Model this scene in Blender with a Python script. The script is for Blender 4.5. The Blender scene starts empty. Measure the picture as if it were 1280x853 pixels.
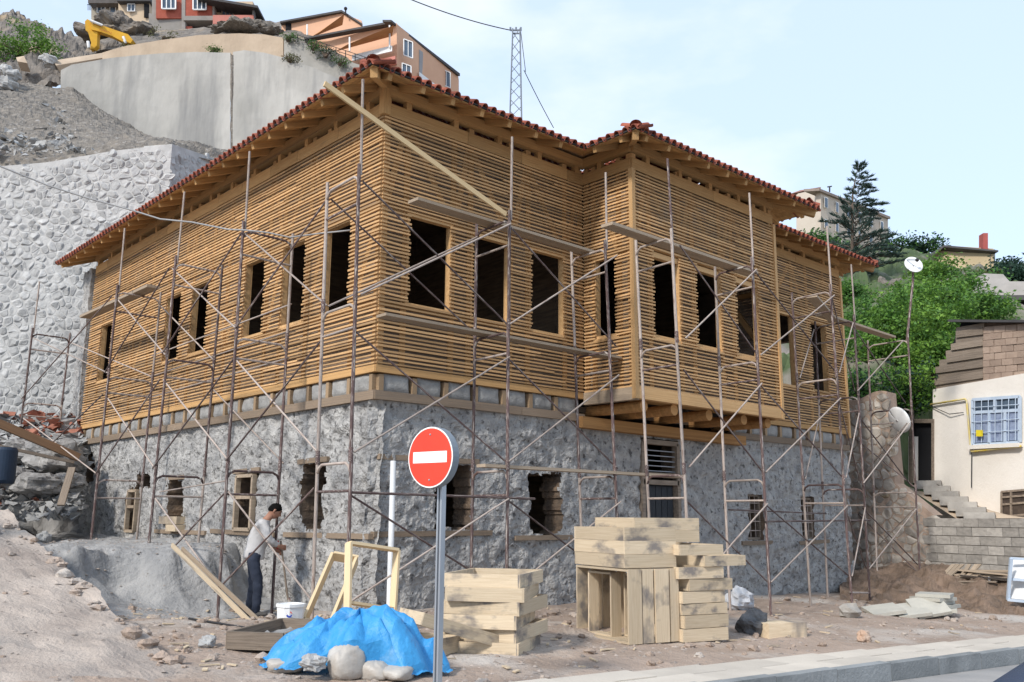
import bpy, bmesh, math, random
import numpy as np
from mathutils import Vector, Matrix, noise
random.seed(7)
scene = bpy.context.scene
COL = scene.collection
rad = math.radians

# ------------------------------------------------------------------ camera
CAM = Vector((-7.481, -11.238, 1.6))
FPX, YAW, PITCH, ROLL = 1129.5, rad(47.653), rad(10.993), rad(0.444)
_F = Vector((math.cos(YAW)*math.cos(PITCH), math.sin(YAW)*math.cos(PITCH), math.sin(PITCH)))
_R0 = Vector((math.sin(YAW), -math.cos(YAW), 0)); _U0 = _R0.cross(_F)
_R = _R0*math.cos(ROLL) + _U0*math.sin(ROLL); _U = _U0*math.cos(ROLL) - _R0*math.sin(ROLL)
cd = bpy.data.cameras.new('camera'); cam = bpy.data.objects.new('camera', cd); COL.objects.link(cam)
cd.sensor_width = 36; cd.lens = FPX/1280*36; cd.clip_start = 0.1; cd.clip_end = 5000
cam.matrix_world = Matrix(((_R.x, _U.x, -_F.x, CAM.x), (_R.y, _U.y, -_F.y, CAM.y), (_R.z, _U.z, -_F.z, CAM.z), (0, 0, 0, 1)))
scene.camera = cam

# ------------------------------------------------------------------ sky, sun, exposure
SUN_DIR = Vector((-0.80, -0.17, 0.62)).normalized()      # towards the sun
world = bpy.data.worlds.new('World'); scene.world = world; world.use_nodes = True
wn = world.node_tree.nodes; wl_ = world.node_tree.links
bg = wn['Background']
sky = wn.new('ShaderNodeTexSky'); sky.sky_type = 'NISHITA'; sky.sun_disc = False
sky.sun_elevation = math.asin(SUN_DIR.z); sky.sun_rotation = math.atan2(SUN_DIR.x, SUN_DIR.y)
sky.altitude = 1500; sky.air_density = 1.0; sky.dust_density = 2.6; sky.ozone_density = 1.6
tc = wn.new('ShaderNodeTexCoord')
mp = wn.new('ShaderNodeMapping'); mp.inputs['Scale'].default_value = (1.0, 1.0, 2.4); mp.inputs['Location'].default_value = (0.35, 0.62, 0.2)
nz = wn.new('ShaderNodeTexNoise'); nz.inputs['Scale'].default_value = 1.9; nz.inputs['Detail'].default_value = 7; nz.inputs['Roughness'].default_value = 0.52
rp = wn.new('ShaderNodeValToRGB'); rp.color_ramp.elements[0].position = 0.54; rp.color_ramp.elements[1].position = 0.78
rp.color_ramp.elements[0].color = (0.0, 0.0, 0.0, 1); rp.color_ramp.elements[1].color = (0.9, 0.9, 0.9, 1)
hz_ = wn.new('ShaderNodeMixRGB'); hz_.inputs['Fac'].default_value = 0.78; hz_.inputs['Color2'].default_value = (2.9, 3.5, 4.35, 1)
mx = wn.new('ShaderNodeMixRGB'); mx.inputs['Color2'].default_value = (4.5, 4.45, 4.35, 1)
wl_.new(tc.outputs['Generated'], mp.inputs['Vector']); wl_.new(mp.outputs['Vector'], nz.inputs['Vector'])
wl_.new(nz.outputs['Fac'], rp.inputs['Fac']); wl_.new(rp.outputs['Color'], mx.inputs['Fac'])
wl_.new(sky.outputs['Color'], hz_.inputs['Color1']); wl_.new(hz_.outputs['Color'], mx.inputs['Color1']); wl_.new(mx.outputs['Color'], bg.inputs['Color'])
bg.inputs['Strength'].default_value = 0.15
sd = bpy.data.lights.new('sun', 'SUN'); sd.energy = 2.0; sd.angle = rad(7.0); sd.color = (1.0, 0.95, 0.88)
sun = bpy.data.objects.new('sun', sd); COL.objects.link(sun); sun.location = (-30, 0, 40)
sun.rotation_euler = SUN_DIR.to_track_quat('Z', 'Y').to_euler()
scene.view_settings.view_transform = 'Standard'; scene.view_settings.look = 'None'
scene.view_settings.exposure = 0.95; scene.view_settings.gamma = 1.0
scene.cycles.max_bounces = 5

# ------------------------------------------------------------------ helpers
def at(px, py, d):
    "point seen at that pixel of the 1280 px photograph, d metres away horizontally"
    r = _F + _R*((px-640)/FPX) - _U*((py-426.5)/FPX)
    return CAM + r*(d/math.hypot(r.x, r.y))
def on(px, py, ax, v):
    r = _F + _R*((px-640)/FPX) - _U*((py-426.5)/FPX)
    return CAM + r*((v-CAM[ax])/r[ax])
def V(*a): return Vector(a)
def sm(a, b, x):
    t = min(1, max(0, (x-a)/(b-a))); return t*t*(3-2*t)
def fbm(p, o=4): return noise.fractal(p, 1.0, 2.0, o)

WB = {}
def base(o): return WB.get(o.name, Vector((0, 0, 0)))
def setp(o, parent):
    if parent is not None:
        o.parent = parent; o.matrix_parent_inverse = Matrix.Translation(-base(parent))
def tag(o, label=None, cat=None, group=None, kind=None):
    if label: o['label'] = label
    if cat: o['category'] = cat
    if group: o['group'] = group
    if kind: o['kind'] = kind
    return o
def thing(name, loc, label, cat, group=None):
    o = bpy.data.objects.new(name, None); COL.objects.link(o); o.location = loc; o.empty_display_size = 0.2
    WB[o.name] = Vector(loc)
    return tag(o, label, cat, group)

class MB:
    def __init__(s): s.v = []; s.f = []; s.m = []; s.mi = 0
    def add(s, v, f):
        b = len(s.v); s.v += [tuple(x) for x in v]
        for q in f: s.f.append(tuple(i+b for i in q)); s.m.append(s.mi)
        return s
    def box(s, a, b):
        x0, y0, z0 = a; x1, y1, z1 = b
        return s.add([(x0,y0,z0),(x1,y0,z0),(x1,y1,z0),(x0,y1,z0),(x0,y0,z1),(x1,y0,z1),(x1,y1,z1),(x0,y1,z1)],
              [(0,3,2,1),(4,5,6,7),(0,1,5,4),(1,2,6,5),(2,3,7,6),(3,0,4,7)])
    def bar(s, p, q, w, h, up=(0,0,1)):
        p = Vector(p); q = Vector(q); d = (q-p).normalized(); u = Vector(up)
        sd = d.cross(u); sd = sd.normalized() if sd.length > 1e-4 else d.orthogonal().normalized()
        u = sd.cross(d).normalized()
        o = [(-w/2,-h/2),(w/2,-h/2),(w/2,h/2),(-w/2,h/2)]
        return s.add([p+sd*a+u*b for a,b in o]+[q+sd*a+u*b for a,b in o],
              [(3,2,1,0),(4,5,6,7),(0,1,5,4),(1,2,6,5),(2,3,7,6),(3,0,4,7)])
    def tube(s, pts, r, n=8, cap=True):
        pts = [Vector(p) for p in pts]; rs = r if isinstance(r, (list, tuple)) else [r]*len(pts)
        ref = None; vs = []
        for i, p in enumerate(pts):
            d = (pts[min(i+1, len(pts)-1)]-pts[max(i-1, 0)]).normalized()
            if ref is None or abs(ref.dot(d)) > .98: ref = d.orthogonal().normalized()
            a = (ref - d*ref.dot(d)).normalized(); ref = a; b = d.cross(a)
            vs += [p + (a*math.cos(t)+b*math.sin(t))*rs[i] for t in [2*math.pi*k/n for k in range(n)]]
        fs = [(i*n+k, i*n+(k+1) % n, (i+1)*n+(k+1) % n, (i+1)*n+k) for i in range(len(pts)-1) for k in range(n)]
        if cap: fs += [tuple(range(n-1, -1, -1)), tuple((len(pts)-1)*n+k for k in range(n))]
        return s.add(vs, fs)
    def prism(s, poly, d):
        "planar polygon pushed along d"
        d = Vector(d); n = len(poly); p = [Vector(x) for x in poly]
        return s.add(p+[x+d for x in p], [tuple(range(n-1, -1, -1)), tuple(range(n, 2*n))]+[(i, (i+1) % n, n+(i+1) % n, n+i) for i in range(n)])
    def ball(s, c, r, n=10, m=7, jit=0, seed=0):
        rx, ry, rz = r if isinstance(r, (list, tuple)) else (r, r, r); c = Vector(c); vs = []; fs = []
        for j in range(m+1):
            for i in range(n):
                a = 2*math.pi*i/n; b = math.pi*j/m
                d = Vector((math.sin(b)*math.cos(a), math.sin(b)*math.sin(a), math.cos(b)))
                k = 1+jit*fbm(d*1.5+Vector((seed*7.3, seed*3.1, seed)), 5)
                vs.append(c+Vector((d.x*rx, d.y*ry, d.z*rz))*k)
        for j in range(m):
            for i in range(n): fs.append((j*n+i, (j+1)*n+i, (j+1)*n+(i+1) % n, j*n+(i+1) % n))
        return s.add(vs, fs)
    def grid(s, fn, nu, nv):
        vs = [fn(i/nu, j/nv) for j in range(nv+1) for i in range(nu+1)]
        return s.add(vs, [(j*(nu+1)+i, j*(nu+1)+i+1, (j+1)*(nu+1)+i+1, (j+1)*(nu+1)+i) for j in range(nv) for i in range(nu)])
    def mesh(s, name, mats, smooth=False):
        me = bpy.data.meshes.new(name); me.from_pydata(s.v, [], s.f)
        for m in (mats if isinstance(mats, (list, tuple)) else [mats]): me.materials.append(m)
        if any(s.m): me.polygons.foreach_set('material_index', s.m)
        if smooth: me.polygons.foreach_set('use_smooth', [True]*len(s.f))
        me.update(); return me
    def build(s, name, mats, parent=None, smooth=False, clean=False):
        me = s.mesh(name, mats, smooth)
        if clean:
            b = bmesh.new(); b.from_mesh(me); bmesh.ops.remove_doubles(b, verts=b.verts, dist=1e-5)
            bmesh.ops.recalc_face_normals(b, faces=b.faces); b.to_mesh(me); b.free()
        o = bpy.data.objects.new(name, me); COL.objects.link(o); setp(o, parent)
        return o

def inst(name, me, mat4, parent=None):
    o = bpy.data.objects.new(name, me); COL.objects.link(o)
    o.matrix_basis = mat4
    setp(o, parent); return o
_unit = {}
def ubox(mat):
    if mat.name not in _unit: _unit[mat.name] = MB().box((-.5,-.5,-.5), (.5,.5,.5)).mesh('board', mat)
    return _unit[mat.name]
def beam(name, p, q, w, h, mat, parent=None, up=(0,0,1)):
    "a sawn piece from p to q: shared unit box, local X along the grain"
    p = Vector(p); q = Vector(q); d = q-p; L = d.length; d.normalize(); u = Vector(up)
    sd = u.cross(d); sd = sd.normalized() if sd.length > 1e-4 else d.orthogonal().normalized()
    u = d.cross(sd); c = (p+q)/2
    m = Matrix(((d.x*L, sd.x*w, u.x*h, c.x), (d.y*L, sd.y*w, u.y*h, c.y), (d.z*L, sd.z*w, u.z*h, c.z), (0,0,0,1)))
    return inst(name, ubox(mat), m, parent)
def cyl(mat, n=10):
    k = 'c%d'%n+mat.name
    if k not in _unit: _unit[k] = MB().tube([(-.5,0,0),(.5,0,0)], 1, n).mesh('pole', mat, True)
    return _unit[k]
def pole(name, p, q, r, mat, parent=None, n=8):
    p = Vector(p); q = Vector(q); d = q-p; L = d.length; d.normalize(); a = d.orthogonal().normalized(); b = d.cross(a); c = (p+q)/2
    m = Matrix(((d.x*L, a.x*r, b.x*r, c.x), (d.y*L, a.y*r, b.y*r, c.y), (d.z*L, a.z*r, b.z*r, c.z), (0,0,0,1)))
    return inst(name, cyl(mat, n), m, parent)

# ------------------------------------------------------------------ materials
def lin(r, g, b): return tuple(((c/255+.055)/1.055)**2.4 if c > 10 else c/255/12.92 for c in (r, g, b))+(1,)
def c4(c): return tuple(c)+(1,) if len(c) == 3 else tuple(c)
def M(name, c1, c2=None, scale=3, stretch=(1,1,1), rough=.85, bump=0, bscale=30, rand=0, island=0, c3=None, s3=1.2, t3=(.55,.7), spec=.3, metal=0, detail=5, trans=0, w3=(1,1,1), attr=None):
    m = bpy.data.materials.new(name); m.use_nodes = True; nt = m.node_tree; N = nt.nodes; L = nt.links
    b = N['Principled BSDF']; b.inputs['Roughness'].default_value = rough; b.inputs['Specular IOR Level'].default_value = spec; b.inputs['Metallic'].default_value = metal
    tc = N.new('ShaderNodeTexCoord'); oi = N.new('ShaderNodeObjectInfo')
    add = N.new('ShaderNodeVectorMath'); add.operation = 'MULTIPLY_ADD'
    cmb = N.new('ShaderNodeCombineXYZ')
    for k in range(3): L.new(oi.outputs['Random'], cmb.inputs[k])
    add.inputs[1].default_value = (37.0, 53.0, 71.0); L.new(cmb.outputs[0], add.inputs[0]); L.new(tc.outputs['Object'], add.inputs[2])
    def noi(sc, st, det):
        mpn = N.new('ShaderNodeMapping'); mpn.inputs['Scale'].default_value = st; L.new(add.outputs[0], mpn.inputs['Vector'])
        n = N.new('ShaderNodeTexNoise'); n.inputs['Scale'].default_value = sc; n.inputs['Detail'].default_value = det; n.inputs['Roughness'].default_value = .6
        L.new(mpn.outputs[0], n.inputs['Vector']); return n
    col = None
    if c2 is None: c2 = tuple(x*.8 for x in c1[:3])
    n1 = noi(scale, stretch, detail); r1 = N.new('ShaderNodeValToRGB'); e = r1.color_ramp.elements
    e[0].position = .33; e[1].position = .68; e[0].color = c4(c2); e[1].color = c4(c1)
    L.new(n1.outputs['Fac'], r1.inputs['Fac']); col = r1.outputs['Color']
    if c3 is not None:
        n3 = noi(s3, w3, 4); r3 = N.new('ShaderNodeValToRGB'); r3.color_ramp.elements[0].position = t3[0]; r3.color_ramp.elements[1].position = t3[1]
        L.new(n3.outputs['Fac'], r3.inputs['Fac']); x = N.new('ShaderNodeMixRGB'); L.new(r3.outputs['Color'], x.inputs['Fac'])
        L.new(col, x.inputs['Color1']); x.inputs['Color2'].default_value = c4(c3); col = x.outputs['Color']
    if attr is not None:
        n4 = noi(1.6, (1,1,1), 9); r4 = N.new('ShaderNodeValToRGB'); e = r4.color_ramp.elements; e[0].position = .35; e[1].position = .66
        e[0].color = c4(attr[1]); e[1].color = c4(attr[0]); L.new(n4.outputs['Fac'], r4.inputs['Fac'])
        an = N.new('ShaderNodeAttribute'); an.attribute_name = 'sand'; x = N.new('ShaderNodeMixRGB'); L.new(an.outputs['Fac'], x.inputs['Fac'])
        L.new(col, x.inputs['Color1']); L.new(r4.outputs['Color'], x.inputs['Color2']); col = x.outputs['Color']
    for amt, src in ((rand, oi.outputs['Random']), (island, None)):
        if amt:
            if src is None: src = N.new('ShaderNodeNewGeometry').outputs['Random Per Island']
            mr = N.new('ShaderNodeMapRange'); mr.inputs['To Min'].default_value = 1-amt; mr.inputs['To Max'].default_value = 1+amt
            L.new(src, mr.inputs['Value']); hs = N.new('ShaderNodeHueSaturation'); L.new(mr.outputs[0], hs.inputs['Value'])
            L.new(col, hs.inputs['Color']); col = hs.outputs['Color']
    L.new(col, b.inputs['Base Color'])
    if bump:
        n2 = noi(bscale, stretch, 6); bp = N.new('ShaderNodeBump'); bp.inputs['Strength'].default_value = min(1, bump); bp.inputs['Distance'].default_value = .03*max(1, bump)
        L.new(n2.outputs['Fac'], bp.inputs['Height']); L.new(bp.outputs[0], b.inputs['Normal'])
    if trans:
        t = N.new('ShaderNodeBsdfTranslucent'); L.new(col, t.inputs['Color']); mxs = N.new('ShaderNodeMixShader'); mxs.inputs[0].default_value = trans
        L.new(b.outputs[0], mxs.inputs[1]); L.new(t.outputs[0], mxs.inputs[2]); L.new(mxs.outputs[0], N['Material Output'].inputs['Surface'])
    return m
G_ = (1.2, 9, 9)
m_lath = M('lath_pine', (.53,.335,.16), (.365,.21,.095), 2.2, G_, .8, .25, 8, rand=.28, island=.28, c3=(.34,.26,.18), s3=.9, t3=(.60,.8))
m_pine = M('pine_timber', (.56,.355,.17), (.42,.245,.105), 2, G_, .8, .25, 8, rand=.18, island=.1, c3=(.30,.20,.11), s3=1.1, t3=(.64,.82))
m_eave = M('eave_pine', (.53,.325,.14), (.36,.20,.08), 2, G_, .8, .25, 8, rand=.2, c3=(.22,.14,.075), s3=1.3, t3=(.60,.8))
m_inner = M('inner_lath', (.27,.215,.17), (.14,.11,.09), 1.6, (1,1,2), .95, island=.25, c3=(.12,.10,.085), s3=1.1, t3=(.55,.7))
m_old = M('weathered_wood', (.30,.24,.185), (.17,.135,.105), 2, G_, .95, .4, 8, rand=.2)
m_plank = M('scaffold_plank', (.42,.33,.24), (.28,.22,.16), 2, G_, .95, .3, 8, rand=.15)
m_crate = M('crate_pine', (.61,.50,.355), (.49,.385,.26), 2, G_, .85, .3, 8, rand=.16, c3=(.20,.175,.155), s3=1.0, t3=(.53,.66), w3=(1.7,.5,.5))
m_log = M('log', (.48,.26,.10), (.30,.155,.06), 2, (1.2,6,6), .9, .3, 8, rand=.15)
m_plaster = M('rubble_mortar', (.50,.485,.46), (.27,.265,.26), 4.5, (1,1,1), .97, 2.6, 16, c3=(.12,.115,.11), s3=10, t3=(.56,.66), detail=12)
m_block = M('infill_mortar', (.36,.35,.33), (.23,.225,.215), 5, (1,1,1), .97, .8, 30, rand=.1)
m_tie = M('tie_beam_wood', (.30,.22,.15), (.19,.15,.115), 2, G_, .95, .5, 8, rand=.2)
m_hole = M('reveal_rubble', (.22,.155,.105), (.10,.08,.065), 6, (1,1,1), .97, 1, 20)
m_dark = M('interior_boards', (.17,.125,.085), (.08,.06,.045), 2, (1,1,9), .95)
m_tile = M('clay_tile', (.33,.095,.055), (.20,.055,.035), 5, (1,1,1), .8, .2, 30, rand=.25, c3=(.42,.20,.14), s3=6, t3=(.6,.75))
m_felt = M('black_felt', (.03,.03,.032), rough=.7)
m_rust = M('rusty_tube', (.135,.085,.075), (.07,.045,.045), 4, (5,1,1), .75, .3, 25, rand=.25, c3=(.42,.38,.34), s3=2.0, t3=(.55,.63), w3=(6,1,1), spec=.4)
m_rust2 = M('pale_painted_tube', (.46,.40,.35), (.30,.235,.20), 4, (5,1,1), .75, .3, 25, rand=.2, c3=(.15,.09,.075), s3=2.0, t3=(.56,.64), w3=(6,1,1), spec=.4)
m_dirt = M('dirt', (.42,.325,.26), (.275,.21,.165), .9, (1,1,1), .98, 1.7, 11, c3=(.47,.42,.37), s3=.55, t3=(.5,.66), detail=9, attr=((.40,.39,.375),(.22,.22,.22)))
m_sand = M('grey_sand', (.33,.32,.31), (.20,.20,.20), 1.4, (1,1,1), .98, .8, 10, c3=(.44,.425,.40), s3=.8, t3=(.52,.66), detail=9)
m_earth = M('brown_earth', (.235,.165,.12), (.12,.085,.06), 3.5, (1,1,1), .98, 1.2, 18, detail=9)
m_ramp = M('dusty_concrete', (.50,.425,.36), (.29,.24,.205), 1.1, (1,1,1), .97, .8, 26, c3=(.20,.19,.18), s3=.45, t3=(.54,.68), detail=14)
m_pave = M('paving', (.58,.52,.44), (.48,.43,.365), 1.5, (1,1,1), .95, .3, 40, rand=.07, detail=9)
m_kerb = M('kerb_concrete', (.30,.31,.31), (.19,.20,.20), 2, (1,1,1), .95, .5, 30, rand=.1)
m_road = M('road', (.36,.34,.32), (.24,.235,.23), 1.2, (1,1,1), .95, .4, 50, detail=10)
m_stone = M('field_stone', (.44,.435,.42), (.30,.298,.292), 3, (1,1,1), .95, 1, 14, rand=.16, island=.18, c3=(.20,.205,.21), s3=2.4, t3=(.60,.74))
m_mortar = M('white_mortar', (.54,.53,.51), (.42,.415,.40), 3, (1,1,1), .97, .6, 20)
m_rub = M('rubble_stone', (.42,.375,.32), (.25,.22,.19), 3, (1,1,1), .95, .6, 14, rand=.3, island=.3, c3=(.40,.30,.17), s3=1.6, t3=(.6,.75))
m_gravel = M('gravel_scree', (.25,.22,.185), (.12,.108,.095), 3.5, (1,1,1), .98, 2.5, 7, c3=(.34,.32,.30), s3=6, t3=(.6,.68), detail=14)
m_rock = M('hill_rock', (.245,.215,.185), (.10,.09,.082), 1.2, (1,1,1), .98, 4, 3, c3=(.32,.25,.17), s3=.35, t3=(.55,.7), detail=12)
m_conc = M('retaining_concrete', (.49,.47,.43), (.31,.30,.275), .35, (1,1,.45), .95, 1, 3, c3=(.25,.245,.235), s3=.42, t3=(.47,.66), w3=(1.6,1.6,.22), detail=12)
m_tan = M('tan_shotcrete', (.53,.42,.31), (.42,.325,.235), .7, (1,1,.4), .97, .6, 6, detail=9)
m_blockw = M('concrete_block', (.40,.37,.33), (.27,.25,.225), 3, (1,1,1), .95, .5, 25, rand=.22)
m_adobe = M('adobe_block', (.38,.285,.22), (.30,.22,.17), 3, (1,1,1), .97, .6, 20, rand=.12)
m_white = M('whitewash', (.78,.73,.66), (.69,.64,.57), .7, (1,1,1), .95, .3, 12, c3=(.66,.52,.40), s3=.4, t3=(.62,.8))
m_wpaint = M('white_paint', (.78,.78,.77), (.70,.70,.69), 3, rough=.5)
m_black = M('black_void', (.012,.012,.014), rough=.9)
m_glass = M('window_glass', (.10,.14,.19), (.06,.085,.12), 2, rough=.12, spec=.6)
m_metal = M('galvanised', (.42,.45,.48), (.34,.36,.39), 6, (1,1,.3), .45, .05, metal=.6, spec=.5)
# ------------------------------------------------------------------ ground
L_, R1, BAY, R2, R3 = 13.37, 4.56, 1.21, 9.22, 14.37
def swy(x): return -5.25-.08*(x+1.4)          # inner edge of the pavement
def swz(x): return .14-.03*x                   # its height
def gz(x, y):
    xc = min(max(x, -3), 17)
    z = .27-.03*xc+.035*min(0, max(y, -6))
    z -= .22*math.exp(-((x+1.1)/1.4)**2-((y-1.6)/1.4)**2)
    n = fbm(Vector((x*.7, y*.7, 3.3)), 5)*.05+fbm(Vector((x*3, y*3, 1.3)), 3)*.018
    z += n*(1 if y > swy(x) else .3)
    if y < swy(x)+.15: z = min(z, swz(x)-.05-.22*sm(0, 1.2, swy(x)-y))
    if y > 1 and x < 1.5:
        yb = 2.5+.55*fbm(Vector((x*1.1, 7.1, 2)), 4)+.2*math.sin(x*2.3+.5)+.9*sm(-.9, .1, x)+.7*sm(-2.2, -3.4, x)
        w = sm(yb, yb+1.0+.5*fbm(Vector((x, 3, 4)), 2), y)
        lump = (1.0*fbm(Vector((x*1.3, y*1.6, 9)), 5)-.16)*w*(1-w)*2.6+(.09*fbm(Vector((x*2, y*2, 5)), 5)-.05)*w+.20*fbm(Vector((x*3.1, y*3.1, 15)), 5)*w*(1-w)*4*.8
        top = 1.12-.12*sm(6.5, 9.5, y)*sm(-.6, -1.8, x)-.5*sm(7, 9, y)*sm(-2.0, -3.2, x)*(1-sm(11, 13, y))
        z = z*(1-w)+(top+lump)*w
        if x < -3.6: z = min(z, .2+.21*(y+3.3)-.12)
    if y > 12: z += .8*sm(12, 17, y)
    if x > 16 and y > -2: z += 1.2*sm(17, 24, x)
    return z
def ong(px, py):
    "where the ray through that pixel meets the site ground"
    r = _F + _R*((px-640)/FPX) - _U*((py-426.5)/FPX); t = 4.0
    while t < 60:
        p = CAM+r*t
        if p.z < gz(p.x, p.y): break
        t += .02
    return V(p.x, p.y, gz(p.x, p.y))
def gzp(p): return gz(p[0], p[1])
def stepped(*seg):
    a = []
    for x0, x1, st in seg:
        n = max(1, round((x1-x0)/st)); a += [x0+(x1-x0)*i/n for i in range(n)]
    return a+[seg[-1][1]]
xs = stepped((-18,-5.5,.5), (-5.5,3,.085), (3,16,.16), (16,40,.7)); ys = stepped((-20,-6.5,1), (-6.5,5,.085), (5,16,.22), (16,40,1))
gv = [(x, y, gz(x, y)) for y in ys for x in xs]; nx = len(xs)
gf = [(j*nx+i, j*nx+i+1, (j+1)*nx+i+1, (j+1)*nx+i) for j in range(len(ys)-1) for i in range(nx-1)]
mb = MB(); mb.add(gv, gf); ground = mb.build('ground', m_dirt, smooth=True); tag(ground, kind='structure')
at_ = ground.data.attributes.new('sand', 'FLOAT', 'POINT')
at_.data.foreach_set('value', [sm(.15, .6, sm(-.3, 2.6, y+1.1*fbm(Vector((x*.6, y*.6, 2)), 4))*(1-sm(-.2, .5, x-.6*max(0, 1-y)))+.25*fbm(Vector((x*.9, y*.9, 8)), 4)) for x, y, z in gv])
far = MB(); far.add([(-3000,-3000,-.9),(3000,-3000,-.9),(3000,3000,-.9),(-3000,3000,-.9)], [(0,1,2,3)])
tag(far.build('terrain', m_dirt), kind='structure')
# dusty concrete ramp climbing beside the house
def rampz(x, y): return .2+.21*(y+3.3)+.06*fbm(Vector((x*.8, y*.8, 4)), 5)+.03*fbm(Vector((x*3.5, y*3.5, 4)), 5)-.10*math.exp(-((x+3.9)/.35)**2)*max(0, fbm(Vector((x, y*1.3, 6)), 3)+.2)
def rfn(u, v):
    y = -4.2+22*v; x = -3.93-11*u**1.5 + (.06*fbm(Vector((3, y*2.2, 1)), 4) if u == 0 else 0)
    return (x, y, rampz(x, y) - (.25 if u == 0 else 0)*0)
mb = MB(); mb.grid(rfn, 90, 260)
mb.add([rfn(0, j/150) for j in range(151)]+[(rfn(0, j/150)[0]+.10+.10*random.random(), rfn(0, j/150)[1], rfn(0, j/150)[2]-.55) for j in range(151)], [(j, j+1, 152+j, 151+j) for j in range(150)])
tag(mb.build('ramp', m_ramp, smooth=False), kind='structure')
# pavement, kerb, road
road = MB(); road.add([(-40, -7.2-.08*(-38.6)*0-.0+ .0, swz(-40)*0-.02+.9), (60, -7.2, -1.9), (60, -40, -1.9), (-40, -40, .9)], [(3,2,1,0)])
road = MB(); rr = lambda x, y: (x, y, swz(x)-.16)
road.add([rr(-40, swy(-40)-.95), rr(60, swy(60)-.95), rr(60, -45), rr(-40, -45)], [(3,2,1,0)])
tag(road.build('road', m_road), kind='structure')
pv = thing('pavement', (0, -5.4, .1), None, None); tag(pv, kind='structure')
sx = Vector((1, -.08, -.03)); k = 0
cell = MB().box((0,0,-.1), (.985,.395,0)).mesh('paving_slab', m_pave)
x = -2.6
while x < 17:
    for r in range(2):
        xx = x+(.4 if r else 0)
        m = Matrix.Translation((xx, swy(xx)-.4-.4*r, swz(xx)+random.uniform(-.004,.004))) @ Matrix(((1,.08,0,0),(-.08,1,0,0),(-.03,0,1,0),(0,0,0,1)))
        inst('paving_slab', cell, m, pv)
    x += .995
kst = MB().box((0,0,-.2), (.985,.13,.012)).mesh('kerb_stone', m_kerb); x = -2.6
while x < 17:
    m = Matrix.Translation((x, swy(x)-.94, swz(x)+random.uniform(-.006,.004))) @ Matrix(((1,.08,0,0),(-.08,1,0,0),(-.03,0,1,0),(0,0,0,1)))
    inst('kerb_stone', kst, m, pv); x += .995

# ------------------------------------------------------------------ the house
m_joist = M('joist_wood', (.36,.25,.15), (.24,.165,.10), 2, G_, .9, rand=.2)
house = thing('timber_house', (0, 0, .25), 'large two-storey house with timber lath upper floor on rubble stone base, red tiled roof', 'house')
ZS, ZT = 3.86, 7.8
WZ0, WZ1 = 4.86, 6.28
# upper windows: (wall, a0, a1, z0, z1)
winL = [(.84,1.63,WZ0,WZ1),(2.27,3.03,WZ0,WZ1),(3.73,4.50,WZ0,WZ1),(6.15,6.92,WZ0,WZ1),(7.50,8.28,WZ0,WZ1),(11.7,12.48,WZ0,WZ1)]
winF = [(.56,1.37,WZ0,WZ1),(1.88,2.66,WZ0-.02,WZ1-.03),(3.22,4.01,WZ0-.03,WZ1)]
winS = [(.32,.80,4.78,6.26)]
winB = [(5.12,5.88,4.80,6.42),(6.42,7.19,4.78,6.42),(7.74,8.51,4.78,6.42)]
winE = [(10.95,11.95,4.72,6.42),(12.78,13.50,4.72,6.40)]
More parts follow.
